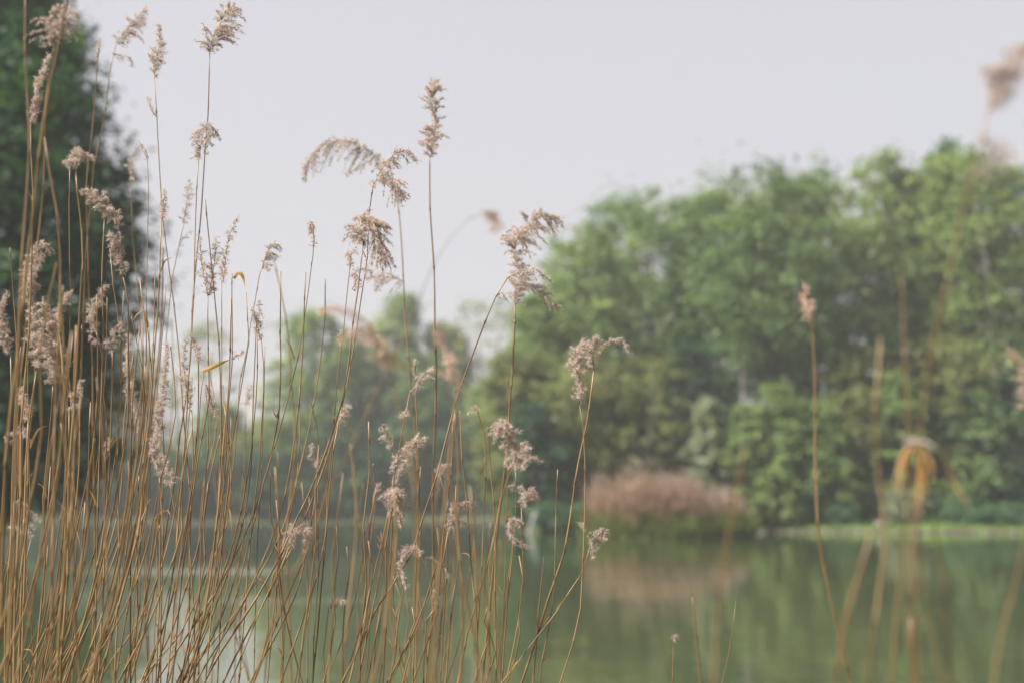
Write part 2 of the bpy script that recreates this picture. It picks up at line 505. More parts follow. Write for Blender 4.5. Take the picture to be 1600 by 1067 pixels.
# second trunk of the forked pair
make_tree('broadleaf_tree', 'slender bare stemmed tree, the left of the two forked purple grey trunks', X_at(1168, 96), 96, Z_at(330, 96), 2.4, 13.0, 'mid', 141, 0.19, 34, 90, lean=1.2, shape='spread', group=GW, trunk_r=0.22)
# back rows
words = ['dim green', 'shaded olive', 'deep green', 'grey green', 'dusky green']
k = 0
for u, v, D in [(880, 430, 122), (960, 368, 124), (1050, 345, 122), (1140, 320, 126), (1230, 318, 120), (1310, 300, 124), (1400, 285, 120), (1470, 290, 128), (1560, 275, 122), (1640, 270, 120), (1740, 260, 118)]:
    k += 1
    nb = ['the rounded left end', 'the first rise of the wood', 'the spreading green tree', 'the forked trunks', 'the thin olive tree', 'the gap right of the thin olive tree',
          'the twin peaked tree', 'the thin bluish treetop', 'the leaning blurred stem', 'the tall right edge tree', 'the last tree of the wood'][k - 1]
    make_tree('broadleaf_tree', f'{words[k % 5]} tree in the second row behind {nb}', X_at(u, D), D, Z_at(v + 14, D), 5.2, 1.5,
              ['mid', 'dark', 'olive', 'fresh'][k % 4], 200 + k, 0.25, 62, 85, shape='round', group=GW, trunk_r=0.3)
# understorey on the right bank: layered boughs and shrubs down to the water
under = [
    (840, 640, 94, 2.6, 'dark', 'dark shrub at the left tip of the right bank'),
    (895, 600, 96, 3.2, 'olive', 'olive layered bush left of the brown reed tussock'),
    (950, 560, 97, 3.6, 'olive', 'tall olive bush with layered boughs behind the brown reeds'),
    (1010, 575, 97, 3.4, 'olive', 'yellow green layered bush behind the middle of the reed tussock'),
    (1075, 560, 99, 3.0, 'dark', 'dark bush in the shade left of the bright shrub'),
    (1102, 632, 91, 1.5, 'silver', 'pale silvery willow bush beside the brown reeds'),
    (1165, 640, 90.8, 2.0, 'fresh', 'bright green shrub right of the silvery willow'),
    (1222, 612, 91, 2.5, 'fresh', 'tall bright green shrub with upright shoots above the lawn strip'),
    (1290, 640, 92, 2.4, 'fresh', 'green shrub behind the blurred stem with the rust coloured head'),
    (1345, 560, 95, 3.2, 'olive', 'olive tall shrub with hanging boughs left of centre in the right wood'),
    (1400, 600, 93, 2.6, 'fresh', 'soft green shrub behind the broken bent reed'),
    (1465, 540, 95, 3.4, 'olive', 'light olive shrub in a layered fan right of the bent reed'),
    (1530, 620, 93, 2.8, 'mid', 'green shrub near the right end of the lawn strip'),
    (1590, 600, 94, 3.0, 'dark', 'dark green shrub at the right edge over the lawn strip'),
    (1680, 560, 94, 3.6, 'mid', 'broad green shrub beyond the right edge'),
]
k = 0
for u, v, D, R, mat, lab in under:
    k += 1
    make_tree('shrub', lab, X_at(u, D), D, Z_at(v, D), R, 0.3, mat, 300 + k, 0.17, 60, 100, flat=0.6, shape='column' if R < 3 else 'round', group='shrubs under the right bank wood', cat='shrub', shrub=True)
low = [(862, 785, 90.6, 1.5, 'blue', 'low rounded blue green bush at the waterline by the pale leaning post'),
       (905, 790, 91, 1.3, 'blue', 'low blue green bush just left of the brown reed tussock'),
       (1250, 778, 91.5, 1.6, 'blue', 'low blue green sedge bush at the left end of the lawn'),
       (1305, 788, 91, 1.8, 'blue', 'low blue green bush in the middle of the lawn strip'),
       (1400, 772, 91.5, 2.0, 'silver', 'low pale arching bush over the small pale stone'),
       (1500, 785, 91, 2.0, 'blue', 'low blue green bush right of the bent reed'),
       (1570, 790, 90.5, 1.8, 'blue', 'low blue green bush at the right end of the lawn')]
for k, (u, v, D, R, mat, lab) in enumerate(low):
    make_tree('shrub', lab, X_at(u, D), D, Z_at(v, D) - 0.2, R, 0.05, mat, 400 + k, 0.10, 40, 70, flat=0.6, shape='round', group='low bushes on the lawn strip', cat='shrub', shrub=True)

# ------------------------------------------------------------------ far bank, left and centre
far = [
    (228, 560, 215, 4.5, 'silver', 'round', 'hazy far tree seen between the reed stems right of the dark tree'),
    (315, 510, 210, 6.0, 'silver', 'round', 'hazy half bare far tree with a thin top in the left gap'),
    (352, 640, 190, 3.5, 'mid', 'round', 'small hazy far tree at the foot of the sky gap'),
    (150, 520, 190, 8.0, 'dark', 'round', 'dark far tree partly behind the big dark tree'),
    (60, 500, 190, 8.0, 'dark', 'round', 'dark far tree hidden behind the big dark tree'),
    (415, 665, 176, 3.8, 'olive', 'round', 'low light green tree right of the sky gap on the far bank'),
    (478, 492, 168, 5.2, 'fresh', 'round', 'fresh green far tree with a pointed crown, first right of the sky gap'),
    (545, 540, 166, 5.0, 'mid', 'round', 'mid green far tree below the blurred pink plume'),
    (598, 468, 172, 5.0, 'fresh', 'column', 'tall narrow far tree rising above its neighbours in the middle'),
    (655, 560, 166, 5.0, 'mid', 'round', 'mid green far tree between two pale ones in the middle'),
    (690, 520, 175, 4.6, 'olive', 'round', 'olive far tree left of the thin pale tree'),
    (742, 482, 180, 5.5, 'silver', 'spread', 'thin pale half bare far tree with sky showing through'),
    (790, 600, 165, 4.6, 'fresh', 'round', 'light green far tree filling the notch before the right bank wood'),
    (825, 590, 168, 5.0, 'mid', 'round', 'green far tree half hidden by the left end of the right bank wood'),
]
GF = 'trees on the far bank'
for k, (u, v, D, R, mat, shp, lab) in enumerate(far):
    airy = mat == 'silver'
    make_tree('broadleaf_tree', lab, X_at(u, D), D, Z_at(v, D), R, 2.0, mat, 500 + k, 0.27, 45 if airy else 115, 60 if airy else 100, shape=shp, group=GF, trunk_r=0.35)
for k, (u, v, D, R) in enumerate([(95, 690, 167, 5), (165, 680, 168, 5), (235, 700, 168, 5), (300, 715, 167, 4.5), (365, 710, 168, 4.5), (430, 705, 166, 4.5), (500, 650, 167, 5), (570, 660, 167, 5.5), (640, 650, 166, 5), (705, 640, 166, 5), (765, 660, 165, 5), (825, 690, 163, 4)]):
    ws = ['at the far left of the waterline', 'second from the left on the waterline', 'under the hazy left trees', 'under the bluish hazy tree', 'at the foot of the sky gap', 'under the low light green tree', 'under the pointed fresh tree',
          'under the blurred pink plume', 'under the tall narrow tree', 'under the olive tree', 'under the thin pale tree', 'by the pale leaning post'][k]
    make_tree('shrub', 'dark shaded far bank bush ' + ws, X_at(u, D), D, Z_at(v, D), R, 0.2, 'dark', 560 + k, 0.24, 60, 95, flat=0.45, shape='round', group='dark bushes along the far waterline', cat='shrub', shrub=True)
# third line: a far-off wood that closes the view at ground level
def far_mass(name, x0, x1, y0, y1, hmax, nn, mat, seed):
    rng = np.random.default_rng(seed)
    X = rng.uniform(x0, x1, nn); Y = rng.uniform(y0, y1, nn)
    top = hmax * (0.65 + 0.35 * np.sin(X * 0.21 + 1.3) * np.sin(X * 0.083))
    Z = rng.uniform(0.02, 1, nn) ** 0.8 * top + 0.5
    V, Fq = leaves(np.stack([X, Y, Z], -1), 0.6, rng)
    tone = np.clip(0.5 + 0.4 * np.sin(X * 1.3) * np.cos(Z * 1.1 + X) + rng.normal(0, 0.1, nn), 0, 1)
    obj(name, mesh(name, V, Fq, 4, np.repeat(tone, 4)), M[mat], kind='stuff', label='distant undergrowth closing the view between the trunks')
far_mass('undergrowth', -95, 12, 182, 192, 6.5, 17000, 'dark', 5)
far_mass('undergrowth', 2, 75, 128, 136, 10.5, 17000, 'dark', 6)

# ------------------------------------------------------------------ the big dark tree on the left bank
make_tree('broadleaf_tree', 'big dark tree filling the left edge with sky glinting through its crown', X_at(-66, 44), 44, 19.5, 4.7, 2.6, 'dark', 701, 0.15, 330, 125, shape='round', trunk_r=0.4, group='dark trees on the left bank', airy=0.8)
make_tree('broadleaf_tree', 'second dark tree standing behind the big one beyond the left edge', X_at(-190, 53), 53, 22, 6.5, 2.0, 'dark', 702, 0.17, 110, 110, shape='round', trunk_r=0.4, group='dark trees on the left bank')
make_tree('broadleaf_tree', 'third dark tree added out of view to shade the big one on the left bank', -31, 37, 18, 6.0, 2.0, 'dark', 703, 0.17, 90, 110, shape='round', trunk_r=0.4, group='dark trees on the left bank')  # unseen tree, added sunward of the big dark tree to shade it
for k, (u, D, Ht, R, lab) in enumerate([(-20, 57, 4.6, 2.6, 'dark bush under the crown of the big dark tree'), (-130, 42, 4.5, 2.8, 'dark bush at the trunk of the big dark tree beyond the edge')]):
    make_tree('shrub', lab, X_at(u, D) - 0.8, D, Ht, R, 0.1, 'dark', 710 + k, 0.13, 60, 110, flat=0.5, shape='round', group='dark bushes on the left bank', cat='shrub', shrub=True)

# ------------------------------------------------------------------ island tussock, grass, stones, post
def blades(name, X, Y, Hh, wdt, mat, rng, lean=0.25, tone=None, **props):
    k = len(X)
    Z = np.maximum(height(X, Y), -0.1)
    base = np.stack([X, Y, Z - 0.03], -1)
    a = rng.uniform(0, math.pi, k); side = np.stack([np.cos(a), np.sin(a), np.zeros(k)], -1) * wdt[:, None] * 0.5
    ln = rng.normal(0, lean, (k, 2)) * Hh[:, None]
    mid = base + np.stack([ln[:, 0] * 0.35, ln[:, 1] * 0.35, Hh * 0.55], -1)
    tip = base + np.stack([ln[:, 0], ln[:, 1], Hh], -1)
    V = np.stack([base - side, base + side, mid + side * 0.8, tip, mid - side * 0.8], 1).reshape(-1, 3)
    Fq = np.arange(5 * k).reshape(-1, 5)
    tn = rng.uniform(0.1, 0.9, k) if tone is None else tone
    return obj(name, mesh(name, V, Fq, 5, np.repeat(tn, 5)), M[mat], kind='stuff', **props)
rng = np.random.default_rng(77)
cx, cy, a_, b_ = ISLE
def disc(nn, sc=1.0):
    r = np.sqrt(rng.uniform(0, 1, nn)) * sc; t = rng.uniform(0, 2 * math.pi, nn)
    return cx + a_ * r * np.cos(t), cy + b_ * r * np.sin(t), r
X, Y, r = disc(9000, 0.93)
cc = np.stack(disc(70, 0.9)[:2], -1)
ci = rng.integers(0, 70, 9000); ch = rng.uniform(0.62, 1.12, 70)
gx = cc[ci] + rng.normal(0, 0.28, (9000, 2)); part = rng.uniform(size=9000) < 0.7
X = np.where(part, gx[:, 0], X); Y = np.where(part, gx[:, 1], Y); r = np.hypot((X - cx) / a_, (Y - cy) / b_)
keep = r < 1.0
X, Y, r, chh = X[keep], Y[keep], r[keep], np.where(part, ch[ci], 0.75)[keep]
Hh = chh * (2.95 - 0.3 * r ** 6) * (0.5 + 0.62 * rng.uniform(0, 1, len(X)) ** 0.8) * (0.93 + 0.05 * np.sin(X * 3.1) + 0.07 * np.sin(X * 1.1 + 0.5)) * (1 + 0.25 * (rng.uniform(size=len(X)) < 0.06)) * np.interp(X, [8.5, 11.5], [1, 0.8])
blades('reeds', X, Y, Hh, np.full(len(X), 0.045), 'far_reed', rng, 0.2, label='brown dry reed tussock on the small island before the right bank')
# feathery heads over the island reeds
Cn = np.repeat(np.stack([X, Y, Hh + 0.15], -1)[:2600], 3, 0); Cn = Cn[:7000] + rng.normal(0, 0.2, (7000, 3))
V, Fq = leaves(Cn, 0.085, rng, aspect=0.35)
obj('reeds', mesh('reed_heads', V, Fq, 4, np.repeat(rng.uniform(0.0, 0.5, 7000), 4)), M['plume'], kind='stuff', label='pinkish seed heads over the island reed tussock')
X, Y, r = disc(16000, 1.04)
k = (r > 0.35)
X, Y, r = X[k], Y[k], r[k]
blades('grass', X, Y, rng.uniform(0.7, 1.6, len(X)) * np.interp(r, [0.35, 0.9, 1.04], [1, 0.95, 0.8]), np.full(len(X), 0.04), 'sedge', rng, 0.35, label='green sedge skirt round the island reeds')
# dark root collar of the tussock
g = Geo()
an = np.linspace(0, 2 * math.pi, 49)[:-1]
ring = []
for j, (s, z) in enumerate([(0.95, -0.25), (0.96, 0.1), (0.92, 0.36), (0.84, 0.5), (0.5, 0.58)]):
    wob = 1 + 0.03 * np.sin(an * 7 + j) + rng.normal(0, 0.012, 48)
    ring.append(np.stack([cx + a_ * s * wob * np.cos(an), cy + b_ * s * wob * np.sin(an), z + rng.normal(0, 0.03, 48)], -1))
V = np.concatenate(ring); q = []
for j in range(4):
    for i in range(48):
        q.append([j * 48 + i, j * 48 + (i + 1) % 48, (j + 1) * 48 + (i + 1) % 48, (j + 1) * 48 + i])
g.add(V, q, 4)
g.F.append(np.arange(48) + 4 * 48); g.N.append(np.array([48]))
M['peat'] = solid('peat', [(0.025, 0.015, 0.010), (0.06, 0.034, 0.02), (0.11, 0.06, 0.035)], 6, 0.95, 0.6)
obj('island', g.build('island', True), M['peat'], kind='structure')
# lawn strip on the right bank
nn = 26000
X = rng.uniform(0.5, 62, nn); Y = rng.uniform(86, 99, nn)
s = sdist(X, Y); k = (s > 0.25)
X, Y = X[k], Y[k]
blades('grass', X, Y, rng.uniform(0.12, 0.4, len(X)), np.full(len(X), 0.07), 'grass', rng, 0.4, label='bright green mown strip of bank behind the water')
nn = 9000
X = rng.uniform(-75, 5, nn); Y = rng.uniform(158, 172, nn); k = sdist(X, Y) > 0.1
blades('grass', X[k], Y[k], rng.uniform(0.2, 0.6, k.sum()), np.full(k.sum(), 0.12), 'silver', rng, 0.4, label='pale silvery grass along the far waterline')  # grass blades in the pale silver foliage colour
# near bank grass under the camera
nn = 9000
X = rng.uniform(-5, 5, nn); Y = rng.uniform(-2.5, 1.4, nn); k = sdist(X, Y) > 0.02
blades('grass', X[k], Y[k], rng.uniform(0.08, 0.3, k.sum()), np.full(k.sum(), 0.006), 'grass', rng, 0.4, label='short grass on the near bank where the viewer stands')
# shore stones (pinkish edge of the right bank): one thing each where they show largest
base_stones = []
for j in range(5):
    r_ = np.random.default_rng(900 + j)
    lat = 5; lon = 9
    V = [(0, 0, -1)]
    for a in range(1, lat):
        for b2 in range(lon):
            th = math.pi * a / lat; ph = 2 * math.pi * b2 / lon
            V.append((math.sin(th) * math.cos(ph), math.sin(th) * math.sin(ph), -math.cos(th)))
    V.append((0, 0, 1))
    V = np.array(V) * r_.uniform(0.8, 1.15, (len(V), 1)) * np.array([1, 0.8, 0.55])
    fs = []; ns = []
    for b2 in range(lon):
        fs += [0, 1 + (b2 + 1) % lon, 1 + b2]; ns.append(3)
    for a in range(lat - 2):
        for b2 in range(lon):
            p = 1 + a * lon; fs += [p + b2, p + (b2 + 1) % lon, p + lon + (b2 + 1) % lon, p + lon + b2]; ns.append(4)
    p = 1 + (lat - 2) * lon
    for b2 in range(lon):
        fs += [p + b2, p + (b2 + 1) % lon, len(V) - 1]; ns.append(3)
    me = mesh('shore_stone', V, fs, ns, smooth=True); me.materials.append(M['stone']); base_stones.append(me)
k = 0
shore = [(14, 90), (24, 88), (45, 88), (62, 86.6)]
for i in range(110):
    x = 13.5 + (62 - 13.5) * i / 110 + random.uniform(-0.2, 0.2)
    yv = np.interp(x, [p[0] for p in shore], [p[1] for p in shore]) + random.uniform(-0.15, 0.25)
    o = obj('shore_stone', base_stones[i % 5], None, None, label='small pinkish grey stone in the edging below the lawn strip', category='stone', group='edging stones along the right shore')
    s_ = random.uniform(0.07, 0.17) * (1.4 if random.random() < 0.1 else 1)
    o.location = (x, yv, 0.05 + 0.12 * random.random()); o.scale = (s_, s_, s_); o.rotation_euler = (0, 0, random.uniform(0, 6))
o = obj('boulder', base_stones[2], None, None, label='small pale stone under the pale arching bush', category='stone')
o.location = (X_at(1366, 90.2), 89.6, 0.75); o.scale = (0.38, 0.38, 0.5)
o.location.z = float(height(o.location.x, 89.6)) + 0.15
# pale leaning post at the waterline
t = thing('mooring_post', 'pale weathered post leaning right at the waterline by the low bush', 'post', (X_at(826, 88.5), 88.5, -0.4))
g = Geo()
Q = catmull([(0, 0, 0), (0.10, 0, 0.7), (0.42, 0.05, 1.55)], 0.2)
g.tube(Q, np.linspace(0.12, 0.09, len(Q)), 8)
obj('shaft', g.build('shaft', True), M['deadwood'], t)
g = Geo(); g.tube([(0.41, 0.05, 1.52), (0.45, 0.05, 1.59), (0.47, 0.05, 1.64)], [0.10, 0.105, 0.07], 8)
obj('cap', g.build('cap', True), M['deadwood'], t)

# ------------------------------------------------------------------ reeds
def px2m(d):
    return d / F

def seed_head(axis, wid, rng, dens=1.0, droop=0.5, side=None, fluff=1.0):
    """feathery reed panicle along a 3-D axis: rachis, side twigs, spikelets and silky hairs"""
    g = Geo()
    A = catmull(axis, 0.004)
    n = len(A)
    L_ = np.concatenate([[0], np.cumsum(np.linalg.norm(np.diff(A, axis=0), axis=1))]); Lt = L_[-1]
    g.tube(A, np.linspace(0.0008, 0.0003, n), 4, 0.25, cap=False)
    T = np.gradient(A, axis=0); T /= np.linalg.norm(T, axis=1)[:, None] + 1e-12
    nb = max(9, int(Lt / 0.0019 * dens))
    cen = []; dr = []; tn = []
    if side is None:
        side = np.array([rng.uniform(-1, 1), rng.uniform(-0.6, 0.6), 0])
    for b2 in range(nb):
        u = (b2 + rng.uniform(0, 1)) / nb
        s = u * 0.97
        i = min(n - 1, int(s * n))
        p = A[i]
        prof = (0.40 + 0.80 * math.sin(math.pi * min(1, u * 1.02) ** 0.8)) * (1 - 0.45 * u)
        ln = wid * prof * rng.uniform(0.45, 1.25)
        an = rng.uniform(0, 2 * math.pi)
        perp = rng.normal(size=3) + side * 0.8; perp -= T[i] * perp.dot(T[i]); perp /= np.linalg.norm(perp) + 1e-9
        dv = T[i] * rng.uniform(0.5, 1.2) + perp * rng.uniform(0.45, 1.3)
        dv /= np.linalg.norm(dv)
        m_ = max(3, int(ln / 0.006) + 1)
        t = np.linspace(0, 1, m_)
        Pb = p + dv * ln * t[:, None] + np.array([0, 0, -1.0]) * (droop * ln * t ** 2)[:, None]
        Pb += rng.normal(0, 0.0006, Pb.shape) * t[:, None]
        if m_ >= 3:
            g.tube(Pb, np.linspace(0.00035, 0.0002, m_), 3, 0.2, cap=False)
        ns = max(4, int(ln / 0.0014 * dens))
        ts = rng.uniform(0.12, 1.0, ns)
        pc = np.stack([np.interp(ts, t, Pb[:, c]) for c in range(3)], -1) + rng.normal(0, 0.0011, (ns, 3))
        bd = np.gradient(Pb, axis=0); bd /= np.linalg.norm(bd, axis=1)[:, None] + 1e-12
        dc = np.stack([np.interp(ts, t, bd[:, c]) for c in range(3)], -1) + rng.normal(0, 0.45, (ns, 3))
        cen.append(pc); dr.append(dc); tn.append(np.clip(rng.normal(0.5, 0.2, ns), 0, 1))
    cen = np.concatenate(cen); dr = np.concatenate(dr); tn = np.concatenate(tn)
    dr /= np.linalg.norm(dr, axis=1)[:, None]
    k = len(cen)
    pa = np.cross(dr, rng.normal(size=(k, 3))); pa /= np.linalg.norm(pa, axis=1)[:, None] + 1e-9
    pb = np.cross(dr, pa)
    ln = rng.uniform(0.0032, 0.0062, k)[:, None]; wd = rng.uniform(0.00035, 0.0007, k)[:, None]
    mid = cen + dr * ln * 0.4
    V = np.stack([cen, mid + pa * wd, mid + pb * wd * 0.8, mid - pa * wd, cen + dr * ln], 1).reshape(-1, 3)
    ix = np.arange(k)[:, None] * 5
    Fq = np.concatenate([ix + np.array([[0, 1, 2]]), ix + np.array([[0, 2, 3]]), ix + np.array([[1, 4, 2]]), ix + np.array([[2, 4, 3]])])
    g.add(V, Fq, 3, np.repeat(tn * 0.75, 5))
    # silky hairs
    kh = int(k * 3.2 * fluff)
    if kh:
        ih = rng.integers(0, k, kh)
        hd = dr[ih] * 0.7 + rng.normal(0, 0.65, (kh, 3)); hd /= np.linalg.norm(hd, axis=1)[:, None]
        hp = np.cross(hd, rng.normal(size=(kh, 3))); hp /= np.linalg.norm(hp, axis=1)[:, None] + 1e-9
        hl = rng.uniform(0.003, 0.009, kh)[:, None]
        b0 = cen[ih]
        V = np.stack([b0 - hp * 0.0002, b0 + hp * 0.0002, b0 + hd * hl + np.array([0, 0, -0.0006])], 1).reshape(-1, 3)
        g.add(V, np.arange(3 * kh).reshape(-1, 3), 3, np.repeat(rng.uniform(0.6, 1.0, kh), 3))
    return g

def leaf_blade(P, w0, rng, twist=0.6):
    """dry folded blade: V-shaped strip, tapering"""
    P = catmull(P, 0.006); n = len(P)
    T = np.gradient(P, axis=0); T /= np.linalg.norm(T, axis=1)[:, None] + 1e-12
    ref = np.array([0.2, -1, 0.3])
    a = np.cross(T, ref); a /= np.linalg.norm(a, axis=1)[:, None] + 1e-9
    b2 = np.cross(T, a)
    s = np.linspace(0, 1, n)
    an = twist * s * 2
    side = a * np.cos(an)[:, None] + b2 * np.sin(an)[:, None]; nr = np.cross(T, side)
    wv_ = w0 * (np.sin(np.clip(s * 1.1 + 0.22, 0, 1.15) / 1.15 * math.pi) ** 0.6 * 0.9 + 0.1) * (1 - s ** 4)
    V = np.stack([P - side * wv_[:, None] + nr * wv_[:, None] * 0.35, P, P + side * wv_[:, None] + nr * wv_[:, None] * 0.35], 1).reshape(-1, 3)
    i = np.arange(n - 1)[:, None] * 3
    Fq = np.concatenate([i + np.array([[0, 1, 4, 3]]), i + np.array([[1, 2, 5, 4]])])
    g = Geo(); g.add(V, Fq, 4, np.repeat(0.3 + 0.5 * s, 3))
    return g

NREED = 0
def reed(pts, d, label, heads=(), leaf=None, wpx=None, tilt=None, group='dry reeds in front of the pond', warm=False, tip=0.38, bits=True, dark=0.0, name='reed'):
    """pts: photo pixels bottom -> top.  heads: list of (axis pixels, width px, droop, density).  The culm runs on down into the water."""
    global NREED
    NREED += 1
    rng = np.random.default_rng(3000 + NREED)
    pts = sorted(pts, key=lambda p: -p[1]) if pts[0][1] < pts[-1][1] else list(pts)
    if tilt is None:
        tilt = rng.uniform(-0.10, 0.10)
    ytop = pts[-1][1]
    dd = lambda v: d + tilt * (v - ytop) / 900.0 * (d / 2.2)
    W = [unp(u, v, dd(v)) for u, v in pts]
    # continue below the frame to the pond bed, the slant easing off
    p0, p1 = np.array(W[0]), np.array(W[1])
    dirv = (p0 - p1) / (np.linalg.norm(p0 - p1) + 1e-9)
    ext = []
    p = p0.copy()
    while p[2] > -0.12:
        dirv = dirv + np.array([0, 0, -0.16]); dirv /= np.linalg.norm(dirv)
        if dirv[2] > -0.3: dirv[2] = -0.3
        p = p + dirv * 0.2
        ext.append(p.copy())
    W = ext[::-1] + W
    P = catmull(W, 0.035)
    seg = np.linalg.norm(np.diff(P, axis=0), axis=1); s = np.concatenate([[0], np.cumsum(seg)]); Lt = s[-1]
    r0 = (wpx * px2m(d) * 0.5) if wpx else rng.uniform(0.0019, 0.0026)
    # nodes, sheaths
    nodes = [rng.uniform(0.05, 0.15)]
    while nodes[-1] < Lt:
        nodes.append(nodes[-1] + rng.uniform(0.10, 0.19))
    nodes = np.array(nodes)
    add_s = np.concatenate([nodes - 0.004, nodes - 0.0015, nodes + 0.0015, nodes + 0.005]); add_s = add_s[(add_s > 0.001) & (add_s < Lt - 0.001)]
    send = nodes + rng.uniform(0.05, 0.12, len(nodes)); e2 = np.concatenate([send - 0.001, send + 0.001]); e2 = e2[(e2 > 0.001) & (e2 < Lt - 0.001)]
    ss = np.unique(np.concatenate([s, add_s, e2]))
    PP = np.stack([np.interp(ss, s, P[:, c]) for c in range(3)], -1)
    rad = r0 * (1 - (1 - tip) * (ss / Lt) ** 1.5)
    tone = np.full(len(ss), 0.42)
    bend = rng.normal(0, 0.0022, (len(nodes), 3)); bend[:, 2] = 0
    PP += np.stack([np.interp(ss, nodes, bend[:, c]) for c in range(3)], -1)
    for nd, se in zip(nodes, send):
        inn = (ss > nd) & (ss < se)
        rad[inn] *= 1.14; tone[inn] = 0.68 + rng.uniform(-0.12, 0.12)
        at = np.abs(ss - nd) < 0.0022
        rad[at] *= 1.38; tone[at] = 0.12
    tone = np.clip(tone + rng.uniform(-0.12, 0.12) - dark, 0, 1)
    base = PP[0].copy()
    t = thing(name, label, 'reed', tuple(base), group)
    g = Geo(); g.tube(PP - base, rad, 6, tone)
    obj('stem', g.build('stem', True), M['stem'], t)
    for h in heads:
        ax, wid, drp, den = h[:4]
        fl = h[4] if len(h) > 4 else 1.0
        hv = [dd(v) for u, v in ax]
        A = [unp(u, v, dd(min(v, ytop + 60)) + (0 if i == 0 else rng.normal(0, 0.006))) - base for i, (u, v) in enumerate(ax)]
        hg = seed_head(A, wid * px2m(d) * 0.95, rng, den, drp, fluff=fl)
        obj('seed_head', hg.build('seed_head'), M['plume_warm' if warm else 'plume'], t)
    for lf in (leaf or ()):
        ax, wid = lf[:2]
        A = [unp(u, v, dd(v)) - base + np.array([0, rng.normal(0, 0.003), 0]) for u, v in ax]
        obj('leaf', leaf_blade(A, wid * px2m(d) * 0.5, rng).build('leaf'), M[lf[2] if len(lf) > 2 else 'blade'], t)
    if bits:
        for q in range(rng.integers(1, 4) if abs(d - 2.2) < 0.45 else 0):
            nd = nodes[rng.integers(len(nodes) // 2, len(nodes))]
            if nd > Lt - 0.05: continue
            p = np.array([np.interp(nd, s, P[:, c]) for c in range(3)]) - base
            sg = rng.choice([-1, 1]); ll = rng.uniform(0.008, 0.022) if rng.uniform() < 0.82 else rng.uniform(0.025, 0.05)
            obj('leaf_sheath', leaf_blade([p, p + np.array([sg * ll * 0.25, -0.001, ll * 0.6]), p + np.array([sg * ll * (0.6 if ll < 0.025 else 0.75), -0.002 - ll * rng.uniform(-0.4, 0.4), ll * (1.0 if ll < 0.025 else rng.uniform(0.5, 1.3))])], 0.0013, rng).build('leaf_sheath'), M['blade'], t)
    return t

R_ = reed
# ---- left group, tall ones
R_([(8, 840), (17, 737), (25, 624), (31, 568), (42, 440), (60, 300), (70, 197), (77, 135), (93, 45), (102, -20), (108, -90)], 1.55, 'thick blurred stem running out of the top beside the pale double plume', [], wpx=8.5, tilt=0.05)
R_([(12, 1000), (22, 800), (30, 560), (36, 400), (42, 300), (46, 197), (45, 126), (42, 17), (40, -40)], 1.6, 'blurred upright stem at the left edge crossing the dark tree to the top', [], wpx=6)
R_([(28, 900), (35, 700), (44, 520), (50, 400), (53, 300), (50, 240), (49, 195)], 2.0, 'reed with a long narrow rusty plume before the dark tree', [([(49, 192), (52, 165), (60, 130), (68, 105), (78, 85)], 13, 0.25, 1.5)])
R_([(15, 1000), (22, 760), (32, 600), (44, 467), (58, 368), (68, 270), (72, 180), (78, 110), (86, 70)], 2.9, 'reed with the pale double plume at the top left corner', [([(84, 72), (76, 45), (85, 20), (100, 10)], 38, 0.7, 1.0), ([(92, 60), (100, 35), (112, 18), (122, 22)], 34, 0.7, 1.0)])
R_([(82, 900), (84, 700), (86, 570), (89, 510), (90, 410), (84, 326), (78, 270), (74, 215)], 1.65, 'blurred bare stem leaning left before the dark crown', [], wpx=6.5)
R_([(98, 1067), (98, 840), (100, 765), (101, 680), (105, 596), (110, 520), (112, 467), (110, 396), (107, 312), (108, 262)], 2.2, 'thin sharp straight stem ending just under the small curled plume', [], wpx=3.6)
R_([(95, 1067), (107, 840), (110, 765), (115, 650), (121, 570), (127, 467), (132, 410), (131, 363), (128, 330), (121, 268)], 1.95, 'reed carrying a small curled white plume against the dark tree', [([(114, 263), (113, 250), (121, 240), (131, 239), (141, 246)], 18, 0.5, 1.6)], wpx=6)
R_([(148, 1000), (146, 700), (145, 570), (141, 500), (136, 427), (137, 374), (136, 300), (138, 253), (145, 183), (152, 93), (156, 68)], 2.7, 'tall thin reed with a tiny dark tip left of the leaning plume', [([(152, 90), (155, 75), (157, 60)], 7, 0.2, 0.8)])
R_([(115, 1000), (122, 800), (127, 600), (133, 440), (138, 374), (146, 300), (153, 239), (162, 180), (169, 118), (181, 67)], 2.75, 'tall reed with a pale leaning plume near the top edge', [([(181, 67), (192, 55), (205, 38), (228, 12)], 26, 0.5, 1.2), ([(175, 84), (188, 87), (200, 90), (207, 102)], 14, 0.5, 0.7)])
R_([(290, 1067), (295, 936), (296, 851), (298, 793), (292, 723), (283, 624), (277, 551), (267, 467), (260, 380), (252, 280), (246, 200), (241, 121)], 2.5, 'tall reed with an upright slim plume and a small side tuft', [([(241, 121), (243, 95), (250, 65), (247, 38)], 22, 0.3, 1.2), ([(244, 183), (236, 170), (230, 152)], 8, 0.3, 0.7)])
R_([(205, 1067), (245, 900), (261, 807), (272, 745), (280, 680), (289, 630), (299, 551), (304, 461), (309, 391), (315, 326), (320, 245), (325, 183), (328, 82)], 2.4, 'tallest reed with a large fluffy plume leaning right at the top', [([(328, 82), (332, 60), (345, 35), (358, 15), (372, 12)], 46, 0.55, 1.25), ([(328, 80), (322, 55), (318, 38)], 12, 0.3, 0.6)])
R_([(250, 1067), (275, 850), (290, 690), (296, 600), (302, 467), (305, 382), (309, 300), (312, 247)], 2.3, 'reed with a ragged forked plume below the tallest one', [([(312, 247), (314, 225), (320, 198), (330, 197), (343, 212)], 22, 0.7, 1.1), ([(318, 240), (324, 220), (322, 200)], 20, 0.4, 0.8)])
